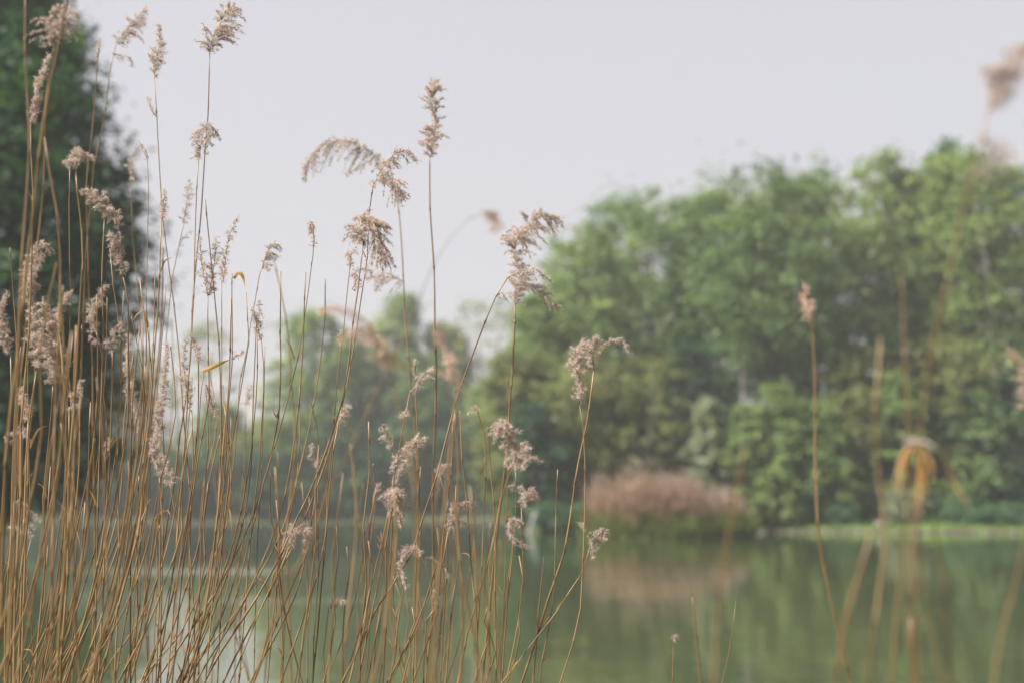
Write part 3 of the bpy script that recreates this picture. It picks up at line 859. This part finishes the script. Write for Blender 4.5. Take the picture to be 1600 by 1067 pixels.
R_([(205, 1000), (222, 800), (228, 650), (229, 523), (232, 382), (234, 300), (232, 250), (226, 236), (218, 218)], 2.35, 'very thin reed with a short bare hooked tip', [([(232, 248), (228, 238), (222, 226)], 3, 0.2, 0.5)], wpx=2.6)
R_([(230, 1000), (226, 700), (223, 551), (216, 439), (212, 382), (208, 326), (204, 285)], 2.8, 'reed with a small pale blurred plume at the edge of the dark tree', [([(205, 285), (203, 262), (206, 245), (213, 232)], 14, 0.3, 1.0)])
R_([(150, 900), (156, 700), (160, 551), (164, 467), (164, 411), (166, 340)], 2.2, 'reed with a plume blown flat to the left against the dark tree', [([(168, 340), (170, 325), (160, 308), (147, 300), (128, 298)], 22, 0.6, 1.3), ([(186, 352), (178, 335), (165, 318), (156, 310)], 20, 0.5, 1.0)])
R_([(205, 900), (204, 700), (202, 551), (202, 467), (193, 427)], 2.2, 'reed with a tapered plume pointing up left beside the dark crown', [([(193, 428), (190, 405), (183, 385), (173, 364)], 18, 0.35, 1.3), ([(190, 391), (187, 365), (182, 345)], 3, 0.1, 0.4)])
R_([(182, 900), (187, 700), (188, 570), (186, 495), (181, 453), (174, 388)], 2.2, 'thin reed with a closed bud tip beside the tapered plume', [([(174, 392), (174, 385), (174, 381)], 4, 0.1, 1.2)], wpx=3.8)
R_([(36, 900), (42, 700), (45, 570), (47, 520), (49, 470)], 2.15, 'reed with a bright hooked plume over the large rusty one', [([(46, 470), (44, 445), (50, 415), (58, 388), (68, 381), (81, 395)], 24, 0.6, 1.5), ([(56, 570), (56, 530), (52, 490), (48, 455)], 24, 0.4, 1.2)])
R_([(60, 1000), (70, 840), (76, 737), (80, 666), (83, 600)], 2.1, 'reed with the largest rusty upright plume at the left', [([(86, 600), (84, 565), (76, 520), (67, 470)], 40, 0.35, 1.6), ([(80, 590), (65, 572), (54, 566)], 12, 0.3, 0.9)])
R_([(3, 840), (10, 720), (19, 620), (17, 552)], 2.15, 'reed with a narrow rusty plume cut by the left edge', [([(16, 552), (7, 525), (3, 490), (10, 458)], 16, 0.3, 1.4)])
R_([(22, 900), (25, 700), (25, 620), (24, 523), (20, 467), (14, 387)], 2.2, 'bare pointed stem snapped off before the dark tree', [], wpx=4)
R_([(155, 1000), (160, 840), (164, 737), (165, 652), (158, 596), (158, 554), (155, 535), (150, 520)], 2.2, 'reed with a slim plume curving up right and a small hook', [([(150, 520), (147, 497), (153, 467), (167, 446)], 17, 0.25, 1.3), ([(156, 537), (148, 530), (140, 524)], 6, 0.3, 0.8)])
R_([(160, 1067), (185, 960), (204, 870), (219, 800), (228, 720), (236, 650), (240, 565), (246, 467), (249, 397), (253, 340)], 2.15, 'stout sharp stem with a short brown tuft against the sky', [([(254, 342), (255, 320), (257, 296)], 9, 0.6, 1.3)], wpx=5.2)
R_([(240, 1000), (250, 700), (256, 570), (259, 523), (263, 484), (267, 439), (277, 391), (287, 346)], 2.55, 'thin reed leaning right with a faint pale plume', [([(285, 348), (290, 330), (293, 305), (296, 284)], 15, 0.4, 1.0, 0.6), ([(280, 385), (288, 370), (298, 360)], 9, 0.3, 0.5, 0.5)], wpx=3)
R_([(275, 1000), (295, 800), (310, 700), (326, 624), (326, 568), (325, 500), (325, 461)], 2.2, 'reed with a loose two pronged plume against the sky', [([(325, 462), (318, 430), (314, 400), (313, 370)], 14, 0.25, 0.9), ([(326, 462), (332, 430), (336, 400), (338, 372)], 16, 0.4, 1.0)])
R_([(306, 1048), (318, 964), (329, 880), (340, 795), (347, 709), (344, 624), (340, 565), (332, 467), (325, 382), (319, 312)], 2.05, 'long bare stem crossing in front of the two pronged plume', [], wpx=4.6)
R_([(345, 900), (350, 760), (348, 700), (347, 624), (349, 551), (349, 439)], 2.25, 'reed with a wispy plume bent up right against the sky', [([(349, 440), (352, 410), (358, 370), (373, 338)], 11, 0.3, 1.1, 0.7), ([(350, 432), (345, 425), (346, 415)], 6, 0.3, 0.7)], wpx=3.2)
R_([(325, 1000), (340, 850), (350, 760), (355, 650), (363, 570), (365, 467), (366, 428)], 2.15, 'bare reed with a folded dry blade hooked over its tip', [], leaf=[([(366, 436), (370, 427), (377, 428), (381, 440), (383, 458)], 6)], wpx=3.6)
R_([(285, 1067), (300, 1000), (325, 900), (340, 815), (352, 745), (368, 652), (377, 596), (388, 535), (386, 500), (384, 458)], 2.15, 'stem meeting the tip of the folded dry blade', [], wpx=3.4)
R_([(210, 900), (228, 800), (236, 700), (238, 640), (235, 570), (230, 515), (228, 500)], 2.15, 'reed with a curled orange blade at its tip', [], leaf=[([(231, 512), (229, 495), (225, 485), (220, 483)], 5), ([(222, 484), (214, 493), (203, 508)], 1.6)], wpx=4)
R_([(265, 1000), (290, 800), (305, 700), (312, 620), (318, 580)], 2.1, 'reed with an orange dry blade sticking out to the right', [([(362, 562), (370, 556), (381, 549)], 6, 0.1, 0.9)], leaf=[([(316, 580), (332, 573), (348, 567), (367, 560)], 7)])
R_([(226, 900), (220, 760), (218, 723), (216, 670)], 2.5, 'reed with a long thin pale plume low among the stems', [([(217, 675), (212, 645), (203, 600), (197, 560), (202, 520)], 15, 0.2, 1.2)])
R_([(250, 950), (250, 807), (247, 742)], 2.1, 'reed with a long sinuous rusty plume between dense stems', [([(247, 742), (243, 700), (247, 650), (256, 605), (262, 530)], 13, 0.25, 1.4)])
R_([(300, 900), (300, 740), (297, 640)], 2.35, 'reed with a pale slim plume behind three crossing stems', [([(297, 642), (291, 600), (286, 560), (291, 532)], 14, 0.3, 1.1)])
R_([(310, 1000), (318, 800), (327, 700), (326, 640), (322, 600)], 2.35, 'reed with a small plume drooping right below the orange blade', [([(322, 600), (326, 615), (332, 635), (338, 650)], 12, 0.5, 1.1)])
R_([(34, 950), (37, 820), (40, 710), (43, 652)], 2.05, 'reed with a short orange plume low at the left', [([(45, 654), (40, 632), (33, 605)], 17, 0.5, 1.2)], warm=True)
R_([(30, 1000), (33, 820), (34, 700), (30, 676)], 2.1, 'reed with a ragged white tuft spread sideways at the far left', [([(8, 690), (20, 674), (32, 670), (46, 688)], 12, 0.4, 0.9)])
R_([(16, 1000), (20, 850), (18, 790)], 2.1, 'reed with broken white twigs hanging right, low at the left', [([(18, 788), (28, 783), (42, 795), (60, 812)], 8, 0.2, 0.7), ([(16, 825), (26, 823), (34, 832)], 3, 0.2, 0.6)])
R_([(244, 1000), (247, 900), (247, 820)], 2.15, 'reed with a looped dry orange blade low in the dense clump', [], leaf=[([(248, 830), (245, 812), (252, 799), (262, 797), (270, 814)], 5)])
# ---- middle group
R_([(650, 1067), (655, 860), (654, 757), (650, 672), (642, 602), (636, 540), (632, 494), (630, 446), (625, 376), (619, 320), (612, 275), (600, 255)], 2.9, 'reed with a long plume arching over to the left against the sky', [([(600, 255), (583, 241), (552, 224), (524, 221), (493, 238), (473, 280)], 30, 0.9, 1.0), ([(560, 226), (558, 245), (540, 275)], 10, 0.5, 0.7), ([(590, 246), (570, 255), (545, 270)], 10, 0.4, 0.6), ([(631, 440), (605, 432), (572, 434)], 26, 0.5, 0.9)])
R_([(350, 1067), (380, 1000), (420, 920), (460, 850), (492, 770), (508, 720), (528, 650), (540, 600), (552, 540), (562, 470), (572, 400), (576, 333), (583, 291)], 2.25, 'reed whose two drooping plumes hang right below the arching one', [([(583, 291), (597, 264), (612, 245), (632, 236), (652, 250)], 24, 0.7, 1.2), ([(590, 275), (602, 280), (617, 292), (626, 310)], 28, 0.5, 1.2)], wpx=4)
R_([(323, 1065), (351, 1014), (400, 936), (437, 865), (465, 807), (498, 740), (535, 616), (546, 565), (555, 511), (562, 455), (566, 410), (569, 376)], 2.2, 'reed with the dense round plume and a dark hanging tassel', [([(568, 378), (562, 360), (570, 342), (588, 345), (600, 352)], 42, 0.6, 1.7), ([(575, 358), (585, 365), (592, 385), (598, 410)], 34, 0.7, 1.4), ([(563, 440), (556, 425), (570, 420), (582, 424)], 12, 0.5, 0.9)], wpx=5)
R_([(395, 1067), (440, 950), (480, 860), (508, 780), (520, 700), (526, 601), (531, 553), (535, 517), (538, 477), (546, 402)], 2.25, 'thin reed with small tufts just left of the dense round plume', [([(545, 415), (549, 400), (555, 388)], 14, 0.4, 1.0), ([(548, 418), (545, 405), (544, 396)], 10, 0.4, 0.8), ([(550, 452), (556, 440), (548, 430)], 10, 0.5, 1.0), ([(532, 535), (530, 525), (533, 518)], 9, 0.3, 1.0)], wpx=3.4)
R_([(318, 1067), (345, 1000), (370, 930), (385, 860), (400, 796), (411, 751), (431, 687), (448, 616), (467, 528), (480, 461), (490, 399), (491, 354)], 2.2, 'slender curved reed ending in a tiny hanging tuft alone in the sky', [([(491, 358), (487, 347), (484, 352), (483, 362)], 8, 0.4, 1.4), ([(490, 385), (491, 375), (489, 365)], 4, 0.3, 0.7)], wpx=3.2)
R_([(280, 1067), (320, 950), (350, 820), (368, 700), (377, 596), (388, 545), (394, 500), (400, 469), (406, 432), (412, 412)], 2.5, 'reed with a soft plume nodding right near the sky gap', [([(409, 420), (416, 400), (426, 382), (437, 384)], 20, 0.6, 1.2)], wpx=3.2)
R_([(455, 1067), (450, 900), (453, 793), (458, 729), (458, 658), (453, 587), (451, 545), (445, 494), (437, 452), (427, 407)], 3.3, 'out of focus bare stem leaning left in the sky gap', [], wpx=4.6)
R_([(372, 1067), (380, 940), (390, 850), (401, 757), (406, 700), (410, 616), (410, 573), (406, 528)], 2.2, 'reed with a small brown plume at the left border of the sky gap', [([(406, 530), (403, 505), (405, 490), (404, 472)], 10, 0.6, 1.3)], wpx=3.8)
R_([(398, 1000), (404, 850), (408, 700), (412, 600), (413, 540)], 2.3, 'thin bare spike beside the small brown plume', [], wpx=2.5)
R_([(665, 1067), (672, 980), (676, 860), (680, 785), (681, 672), (684, 573), (681, 511), (680, 460), (677, 390), (674, 325), (673, 246)], 2.65, 'tall straight reed with two plumes stacked one above the other', [([(673, 246), (676, 225), (680, 205), (681, 192)], 44, 0.4, 1.4), ([(680, 190), (676, 170), (672, 150), (679, 124)], 38, 0.35, 1.2)], wpx=5)
R_([(390, 1067), (420, 980), (455, 900), (484, 841), (507, 771), (540, 706), (580, 616), (608, 560), (635, 510), (655, 465), (680, 410), (705, 375), (735, 345), (762, 334)], 1.25, 'very blurred near stem arching right to a lone dark tuft in the sky', [([(762, 332), (768, 332), (774, 340), (775, 356)], 17, 0.4, 1.6)], wpx=8.5, tip=0.1)
R_([(655, 1067), (652, 900), (648, 760), (635, 670), (612, 600), (602, 565)], 1.2, 'near blurred reed with spread pinkish plumes before the far trees', [([(602, 565), (590, 530), (568, 515), (538, 525)], 34, 0.5, 1.0), ([(600, 545), (570, 500), (530, 482), (500, 486)], 16, 0.4, 0.7), ([(640, 578), (620, 560), (592, 552)], 22, 0.4, 0.8)], wpx=6, tip=0.4, warm=True)
R_([(680, 1067), (690, 850), (705, 700), (714, 610)], 1.35, 'near blurred reed with an orange plume crossing the tall straight stem', [([(714, 612), (702, 572), (693, 545), (680, 518)], 26, 0.3, 1.0)], wpx=6, warm=True)
R_([(530, 1067), (560, 1010), (585, 955), (616, 910), (645, 863), (664, 802), (684, 740), (695, 695), (712, 627), (736, 560), (757, 505), (774, 463), (793, 432)], 2.2, 'long sharp stem slanting up right under the big pale plume', [([(793, 434), (821, 421), (842, 425), (861, 440)], 12, 0.3, 1.0), ([(776, 462), (784, 458), (792, 470)], 8, 0.3, 0.7)], wpx=4.8)
R_([(753, 1065), (762, 950), (772, 851), (784, 771), (793, 706), (797, 650), (801, 600), (803, 539), (804, 474)], 2.6, 'reed with the big pale plume curling to the right against the sky', [([(804, 402), (808, 375), (825, 358), (845, 338), (877, 342)], 50, 0.5, 1.3), ([(803, 474), (806, 450), (812, 430), (804, 402)], 42, 0.4, 1.3), ([(812, 445), (838, 452), (855, 465), (876, 484)], 26, 0.3, 1.0)], wpx=6)
R_([(818, 1065), (840, 1000), (857, 936), (880, 863), (900, 772), (908, 721), (919, 659), (929, 575)], 2.3, 'stout stem with a pale upright plume right of the gap in the reeds', [([(928, 572), (927, 550), (935, 527)], 24, 0.25, 1.7), ([(940, 542), (958, 530), (973, 531), (984, 549)], 9, 0.6, 1.0)], wpx=6)
R_([(877, 1065), (894, 1006), (908, 950), (914, 880), (916, 777), (915, 720), (911, 664), (904, 628)], 2.15, 'slim curved stem with stacked pale tufts left of the upright plume', [([(905, 628), (903, 612), (906, 598)], 15, 0.3, 1.7), ([(905, 592), (897, 568), (903, 545), (910, 532)], 24, 0.3, 1.7)], wpx=3.8)
R_([(720, 1065), (731, 992), (748, 924), (770, 843), (783, 777), (798, 737), (805, 715)], 1.95, 'reed with two round pinkish tufts and ragged side twigs', [([(800, 735), (806, 715), (812, 700), (800, 692)], 30, 0.4, 1.5), ([(796, 695), (792, 680), (785, 668), (775, 672)], 30, 0.4, 1.8), ([(808, 722), (825, 716), (843, 720)], 9, 0.1, 0.9), ([(796, 760), (808, 762), (820, 766)], 9, 0.1, 0.9), ([(812, 708), (820, 700), (830, 700)], 8, 0.1, 0.9)], wpx=4.6)
R_([(793, 1065), (804, 1011), (812, 964), (817, 907), (818, 837), (818, 792)], 2.15, 'reed with a small brown plume folded over before the water', [([(818, 792), (820, 775), (830, 766), (841, 780)], 14, 0.6, 1.6)], wpx=3.2)
R_([(772, 1065), (785, 990), (795, 920), (801, 860), (804, 840)], 2.15, 'reed with a looped plume trailing down right at the waterline', [([(815, 818), (803, 812), (797, 828), (804, 844), (824, 854)], 9, 0.4, 1.4)], wpx=3.2)
R_([(608, 1065), (647, 986), (664, 941), (687, 880), (697, 829)], 2.2, 'reed with a curved brown plume hooked right over the water', [([(698, 828), (704, 802), (718, 786), (742, 785)], 17, 0.6, 1.4), ([(703, 810), (714, 812), (728, 818)], 9, 0.3, 0.9)], wpx=3.4)
R_([(545, 1067), (569, 970), (577, 927), (597, 851), (608, 800), (616, 751), (622, 717), (630, 672), (641, 614)], 2.15, 'reed with many pale ragged tufts strung along its upper stem', [([(642, 612), (652, 602), (662, 586), (679, 576)], 15, 0.3, 1.2), ([(626, 655), (630, 648), (636, 642)], 12, 0.3, 1.1), ([(622, 718), (632, 702), (645, 690), (662, 684)], 26, 0.5, 1.3), ([(614, 738), (617, 725), (622, 716)], 14, 0.4, 1.1), ([(620, 742), (626, 735), (630, 731)], 8, 0.3, 1.0)], wpx=4)
R_([(560, 1067), (580, 960), (595, 880), (608, 809), (612, 780)], 2.1, 'reed with a dense pale plume hanging straight down in the middle', [([(604, 768), (614, 768), (619, 785), (622, 800), (626, 818)], 20, 0.5, 1.7)], wpx=4.4)
R_([(507, 1062), (524, 1031), (540, 989), (557, 936), (569, 879), (580, 827), (588, 785), (591, 760)], 2.2, 'thin knobbly stem ending beside the dense hanging plume', [([(591, 768), (591, 762), (592, 758)], 5, 0.2, 1.0), ([(590, 780), (597, 775), (605, 769)], 5, 0.2, 0.8)], wpx=3)
R_([(645, 1067), (652, 900), (656, 785), (653, 672), (650, 616), (648, 563)], 2.25, 'upright stem with a knobbly tip behind the strung tufts', [([(649, 590), (648, 575), (648, 563)], 4, 0.2, 0.8)], wpx=4)
R_([(440, 1067), (470, 980), (495, 900), (508, 840), (517, 760), (524, 700), (531, 660)], 2.2, 'reed with a pale fan shaped tuft where several stems cross', [([(528, 662), (534, 650), (546, 634)], 18, 0.2, 1.2)], wpx=4.4)
R_([(360, 1067), (385, 1010), (410, 950), (440, 890), (455, 850)], 2.15, 'reed with a nodding pale plume low before the dark water', [([(455, 850), (458, 832), (470, 818), (481, 832), (475, 860)], 16, 0.6, 1.3), ([(452, 860), (457, 845), (462, 828)], 12, 0.4, 1.0)], wpx=4.4)
R_([(683, 1067), (678, 960), (672, 890), (655, 860)], 2.1, 'reed bent over left with white skeletal plume low in the middle', [([(660, 862), (640, 856), (628, 866), (622, 895)], 12, 0.4, 1.2), ([(628, 890), (632, 905), (636, 916)], 7, 0.3, 1.0), ([(665, 870), (690, 880), (700, 900)], 14, 0.5, 0.5, 0.4)], wpx=3.2)
R_([(511, 1065), (508, 1020), (512, 986), (516, 950)], 2.2, 'short reed with a tiny white hooked tuft low in the picture', [([(516, 950), (524, 937), (538, 938)], 11, 0.6, 1.2)], wpx=3.2)
R_([(688, 1067), (690, 950), (694, 841), (695, 774), (688, 742)], 2.25, 'reed with a tiny brown tuft touching the long slanting stem', [([(688, 742), (690, 729), (701, 725)], 12, 0.5, 1.4)], wpx=3.2)
R_([(420, 1067), (425, 1000), (435, 900), (450, 813), (462, 743), (466, 672), (466, 602)], 2.2, 'bare snapped stem standing upright right of the sky gap', [], wpx=3.6)
R_([(490, 1067), (495, 900), (498, 780), (500, 706), (496, 667), (484, 619)], 2.3, 'short bare spike bent left among the middle stems', [], wpx=3)
R_([(438, 1067), (440, 960), (437, 841), (430, 729)], 3.2, 'out of focus brown stump left of the middle stems', [], wpx=6)
R_([(743, 1065), (744, 992), (737, 907), (732, 799), (723, 715), (719, 641)], 2.35, 'bare stem leaning left with a knob on top right of the long slant', [], wpx=4.4)
R_([(745, 1067), (751, 878), (757, 749), (757, 678), (745, 631)], 2.4, 'thin reed with a small hooked twig tip before the right bank', [([(748, 640), (742, 638), (733, 643)], 6, 0.2, 0.9)], wpx=3.4)
R_([(775, 1067), (773, 900), (772, 833), (767, 749), (766, 667)], 2.4, 'upright bare stem just left of the pinkish tufts', [], wpx=4.2)
R_([(845, 1067), (862, 960), (866, 880), (867, 805), (870, 733)], 2.25, 'lone bare straight stem left of the brown tussock', [], wpx=3.4)
R_([(784, 1065), (812, 1028), (838, 992), (869, 952), (885, 927), (904, 900), (914, 876), (922, 850)], 2.15, 'slanting reed with a round tuft and white twigs by the tussock reflection', [([(924, 848), (934, 838), (944, 829), (949, 834)], 15, 0.3, 1.8), ([(922, 846), (928, 856), (928, 868)], 6, 0.3, 1.3), ([(923, 836), (915, 828), (905, 816)], 4, 0.1, 0.8)], wpx=3.4, leaf=[([(869, 952), (880, 938), (890, 924)], 3)])
R_([(783, 1067), (790, 950), (797, 880), (804, 820), (805, 737)], 2.3, 'upright stem passing behind the ragged side twigs', [], wpx=3.8)
R_([(792, 780), (796, 700), (797, 635), (791, 591)], 2.4, 'short spike alongside the big pale plume stem', [], wpx=2.6)
R_([(832, 1067), (840, 960), (850, 870)], 2.3, 'low stump of a stem at the bottom beside the slanting reed', [], wpx=5)
# ---- right side
R_([(1050, 1065), (1051, 1030), (1052, 996)], 2.2, 'short sharp stump with a white hooked tip at the bottom right of centre', [([(1052, 998), (1053, 994), (1057, 996)], 3, 0.1, 2.0)], wpx=3.2)
R_([(1094, 1065), (1089, 1006), (1081, 933)], 3.1, 'short blurred stump leaning left at the bottom right of centre', [], wpx=5)
R_([(1130, 1066), (1142, 1019), (1154, 937)], 2.2, 'short sharp pointed spike leaning right over the green reflection', [], wpx=3.2, tip=0.3)
R_([(1115, 1067), (1120, 970), (1130, 875), (1145, 790), (1163, 700)], 0.98, 'blurred near stem leaning right across the brown tussock', [], wpx=10, tip=0.35)
R_([(1330, 1066), (1318, 1008), (1307, 955), (1291, 878), (1283, 797), (1275, 692), (1273, 575), (1270, 510), (1262, 470), (1256, 440)], 1.5, 'blurred stem leaning left with a small rust coloured head', [([(1268, 500), (1264, 485), (1258, 465), (1260, 450)], 14, 0.3, 1.2)], wpx=6, warm=True)
R_([(1304, 1064), (1318, 966), (1339, 896), (1358, 829)], 0.98, 'blurred snapped stem leaning right and crossing the rust headed one', [], wpx=8.5, tip=0.55)
R_([(1351, 1064), (1360, 990), (1371, 920), (1383, 850), (1381, 797), (1376, 746), (1372, 640), (1376, 528)], 1.02, 'blurred upright stem left of the broken bent reed', [], wpx=9, tip=0.3)
R_([(1397, 1064), (1403, 960), (1413, 850), (1416, 750), (1419, 640), (1415, 560), (1413, 430)], 1.05, 'faint tall blurred stem directly behind the broken bent reed', [], wpx=9, tip=0.25)
R_([(1430, 1064), (1428, 960), (1425, 850), (1430, 750), (1437, 665), (1455, 550), (1480, 430), (1500, 330), (1525, 230), (1545, 160)], 0.92, 'thick very blurred stem leaning right to the soft plume in the top corner', [([(1545, 165), (1555, 130), (1578, 95), (1610, 60)], 46, 0.5, 1.4), ([(1530, 270), (1548, 250), (1560, 235), (1540, 218)], 34, 0.5, 1.0)], wpx=9.5, tip=0.25)
R_([(1430, 1064), (1426, 966), (1424, 880), (1430, 780), (1436, 697)], 1.0, 'broken reed folded over with orange blades hanging from a pale kink', [], leaf=[([(1430, 696), (1418, 700), (1407, 728), (1396, 765)], 8, 'blade_orange'), ([(1426, 698), (1413, 712), (1407, 745), (1400, 790)], 4, 'blade'),
 ([(1410, 694), (1425, 688), (1446, 691), (1468, 705)], 9, 'blade_pale'), ([(1466, 704), (1480, 725), (1496, 760), (1528, 812)], 4, 'blade'),
 ([(1434, 696), (1437, 730), (1434, 780), (1438, 815)], 8, 'blade'), ([(1440, 696), (1446, 730), (1443, 775), (1447, 800)], 6, 'blade_orange'), ([(1446, 699), (1455, 730), (1453, 765), (1458, 790)], 5, 'blade')], wpx=6, warm=True)
R_([(1480, 1040), (1478, 990), (1472, 903), (1462, 815), (1451, 745)], 1.0, 'blurred stem curving left up to the hanging orange blades', [], wpx=6.5)
R_([(1469, 1064), (1448, 938), (1442, 868), (1440, 790)], 1.0, 'blurred stem leaning left under the hanging orange blades', [], wpx=5.5)
R_([(1430, 1067), (1426, 1010), (1424, 966)], 1.1, 'short dark brown stump at the foot of the broken reed', [], wpx=8, tip=0.6, dark=0.5)
R_([(1555, 1064), (1564, 990), (1581, 920), (1597, 843), (1612, 760)], 0.95, 'blurred stem leaning right at the bottom right corner', [], wpx=7.5)
R_([(1625, 900), (1622, 750), (1606, 640)], 1.3, 'reed with a blurred orange plume entering at the right edge', [([(1606, 640), (1597, 590), (1577, 547)], 20, 0.3, 1.1)], wpx=7, warm=True)

# ---- the many stems of the clump: read off the photograph as a population, each one a reed of its own
rs = np.random.default_rng(4242)
MARKS = [(100, 20, 'the pale double plume'), (62, 120, 'the long narrow rusty plume'), (125, 250, 'the small curled white plume'), (205, 40, 'the pale leaning plume'),
 (245, 80, 'the upright slim plume'), (345, 40, 'the tallest reed\'s plume'), (322, 215, 'the ragged forked plume'), (150, 310, 'the flat blown plume'), (183, 395, 'the tapered plume'),
 (174, 385, 'the closed bud tip'), (62, 410, 'the bright hooked plume'), (78, 540, 'the largest rusty plume'), (6, 500, 'the plume cut by the left edge'), (152, 480, 'the slim plume with a small hook'),
 (256, 315, 'the short brown tuft'), (293, 315, 'the faint pale plume'), (325, 415, 'the two pronged plume'), (355, 385, 'the wispy bent plume'), (374, 435, 'the folded dry blade'),
 (224, 488, 'the curled orange blade'), (342, 568, 'the orange dry blade'), (205, 600, 'the long thin pale plume'), (250, 640, 'the long sinuous rusty plume'), (290, 590, 'the pale slim plume'),
 (330, 625, 'the small drooping plume'), (38, 630, 'the short orange plume'), (28, 680, 'the ragged white tuft'), (40, 800, 'the broken white twigs'), (255, 805, 'the looped orange blade'),
 (404, 500, 'the small brown plume'), (466, 602, 'the snapped stem by the sky gap'), (484, 619, 'the short bent spike'), (535, 645, 'the fan shaped tuft'), (468, 835, 'the nodding pale plume'),
 (614, 790, 'the dense hanging plume'), (642, 705, 'the strung pale tufts'), (640, 890, 'the white skeletal plume'), (525, 940, 'the tiny white hooked tuft'), (660, 595, 'the topmost strung tuft'),
 (696, 730, 'the tiny brown tuft'), (720, 800, 'the curved brown plume'), (695, 550, 'the blurred orange plume'), (719, 641, 'the knob topped stem'), (745, 633, 'the hooked twig tip'),
 (766, 667, 'the upright stem by the tufts'), (800, 700, 'the round pinkish tufts'), (830, 775, 'the folded brown plume'), (808, 830, 'the looped trailing plume'), (562, 520, 'the spread pinkish plumes'),
 (591, 762, 'the thin knobbly stem'), (430, 729, 'the blurred brown stump'), (870, 733, 'the lone straight stem'), (315, 800, 'the long crossing stem'), (120, 850, 'the dark shore line')]
USED = set()
def fill_label(pts, d, has, _h):
    (x1, y1), (x0, y0) = pts[-1], pts[0]
    sl = (x1 - x0) / max(1, y0 - y1)
    lean = 'upright' if abs(sl) < 0.06 else ('slightly' if abs(sl) < 0.16 else 'strongly') + (' right' if sl > 0 else ' left') + ' leaning'
    foc = 'blurred near' if d < 1.8 else ('soft far' if d > 2.75 else 'sharp')
    kind = 'tufted reed' if has else 'bare reed'
    ms = sorted(MARKS, key=lambda m_: (m_[0] - x1) ** 2 + ((m_[1] - y1) * 0.8) ** 2)
    for m_ in ms[:12]:
        dx, dy = x1 - m_[0], y1 - m_[1]
        if abs(dx) > abs(dy):
            ps = 'right of' if dx > 0 else 'left of'
        else:
            ps = 'below' if dy > 0 else 'above'
        for form in ('{f} {l} {k}, its tip {p} {m}',):
            lab = form.format(f=foc, l=lean, k=kind, p=ps, m=m_[2])
            if lab not in USED and len(lab.split()) <= 16:
                USED.add(lab)
                return lab
    return lab
def fill(n_, xlo, xhi, dlo, dhi, top_lo, top_hi, lean_m, lean_s, labels, headp, curve=30):
    for i in range(n_):
        x0 = rs.uniform(xlo, xhi)
        d = rs.uniform(dlo, dhi)
        yt = rs.uniform(top_lo, top_hi)
        lean = rs.normal(lean_m, lean_s)
        kk = (1067 - yt) / 600.0
        pts = []
        for q in np.linspace(0, 1, 6):
            yv = 1067 + (yt - 1067) * q
            xv = x0 + lean * kk * (1 - (1 - q) ** 2.4) + rs.normal(0, 2.0) + curve * (q ** 2) * rs.normal(0, 0.25)
            pts.append((xv, yv))
        hs = []
        has = rs.uniform() < headp
        if has:
            x1, y1 = pts[-1]; sg = rs.choice([-1, 1]); h = rs.uniform(18, 52)
            hs = [([(x1, y1), (x1 + sg * 3, y1 - h * 0.5), (x1 + sg * h * 0.35, y1 - h)], rs.uniform(8, 18), rs.uniform(0.3, 0.7), 1.1)]
        lab = fill_label(pts, d, has, bool(hs))
        reed(pts, d, lab, hs, wpx=None, group=labels[2], bits=(abs(d - 2.2) < 0.35))
fill(34, -60, 110, 1.9, 2.6, 420, 860, 75, 45, ('bare dry reed stem in the dense sharp thicket at the lower left', 'small tufted dry reed in the dense sharp thicket at the lower left', 'sharp reeds in the lower left thicket'), 0.2)
fill(10, -40, 180, 1.35, 1.75, 380, 700, 70, 40, ('blurred bare stem nearest the viewer in the left thicket', 'blurred tufted stem nearest the viewer in the left thicket', 'near blurred reeds at the left'), 0.0)
fill(34, 60, 310, 1.95, 2.6, 420, 820, 125, 55, ('bare dry reed stem slanting right in the left middle of the clump', 'small tufted dry reed slanting right in the left middle of the clump', 'slanting reeds in the left middle of the clump'), 0.15)
fill(8, 200, 420, 2.9, 3.8, 480, 760, 20, 50, ('soft thin bare stem behind the clump near the sky gap', 'soft tufted stem behind the clump near the sky gap', 'far soft reeds behind the clump'), 0.2)
fill(20, 360, 620, 1.95, 2.6, 650, 960, 60, 65, ('bare dry reed stem in the open stand of the middle', 'small tufted dry reed in the open stand of the middle', 'reeds in the middle stand'), 0.15)
fill(8, 480, 760, 1.35, 1.7, 620, 820, 10, 30, ('blurred bare stem before the middle stand', 'blurred tufted stem before the middle stand', 'near blurred reeds in the middle'), 0.0)
fill(12, 600, 800, 2.0, 2.8, 680, 960, 20, 45, ('bare dry reed stem right of the middle before the water', 'small tufted dry reed right of the middle before the water', 'reeds right of the middle'), 0.15)
fill(16, 540, 790, 2.6, 3.6, 700, 900, 5, 25, ('soft bare stem standing behind the middle stand', 'soft tufted stem standing behind the middle stand', 'far soft reeds behind the middle stand'), 0.1)

# ------------------------------------------------------------------ air
hb = Geo()
x0, x1, y0, y1, z0, z1 = -430, 430, -70, 430, -2.2, 34
Vb = [(x0, y0, z0), (x1, y0, z0), (x1, y1, z0), (x0, y1, z0), (x0, y0, z1), (x1, y0, z1), (x1, y1, z1), (x0, y1, z1)]
me = mesh('haze', Vb, [0, 3, 2, 1, 4, 5, 6, 7, 0, 1, 5, 4, 1, 2, 6, 5, 2, 3, 7, 6, 3, 0, 4, 7], 4)
m, n, out = newmat('haze_air')
pv = n.nodes.new("ShaderNodeVolumePrincipled")
pv.inputs["Color"].default_value = (0.90, 0.93, 0.95, 1)
pv.inputs["Density"].default_value = 0.0009
pv.inputs["Anisotropy"].default_value = 0.3
n.links.new(pv.outputs[0], out.inputs["Volume"])
obj('haze', me, m, kind='stuff')
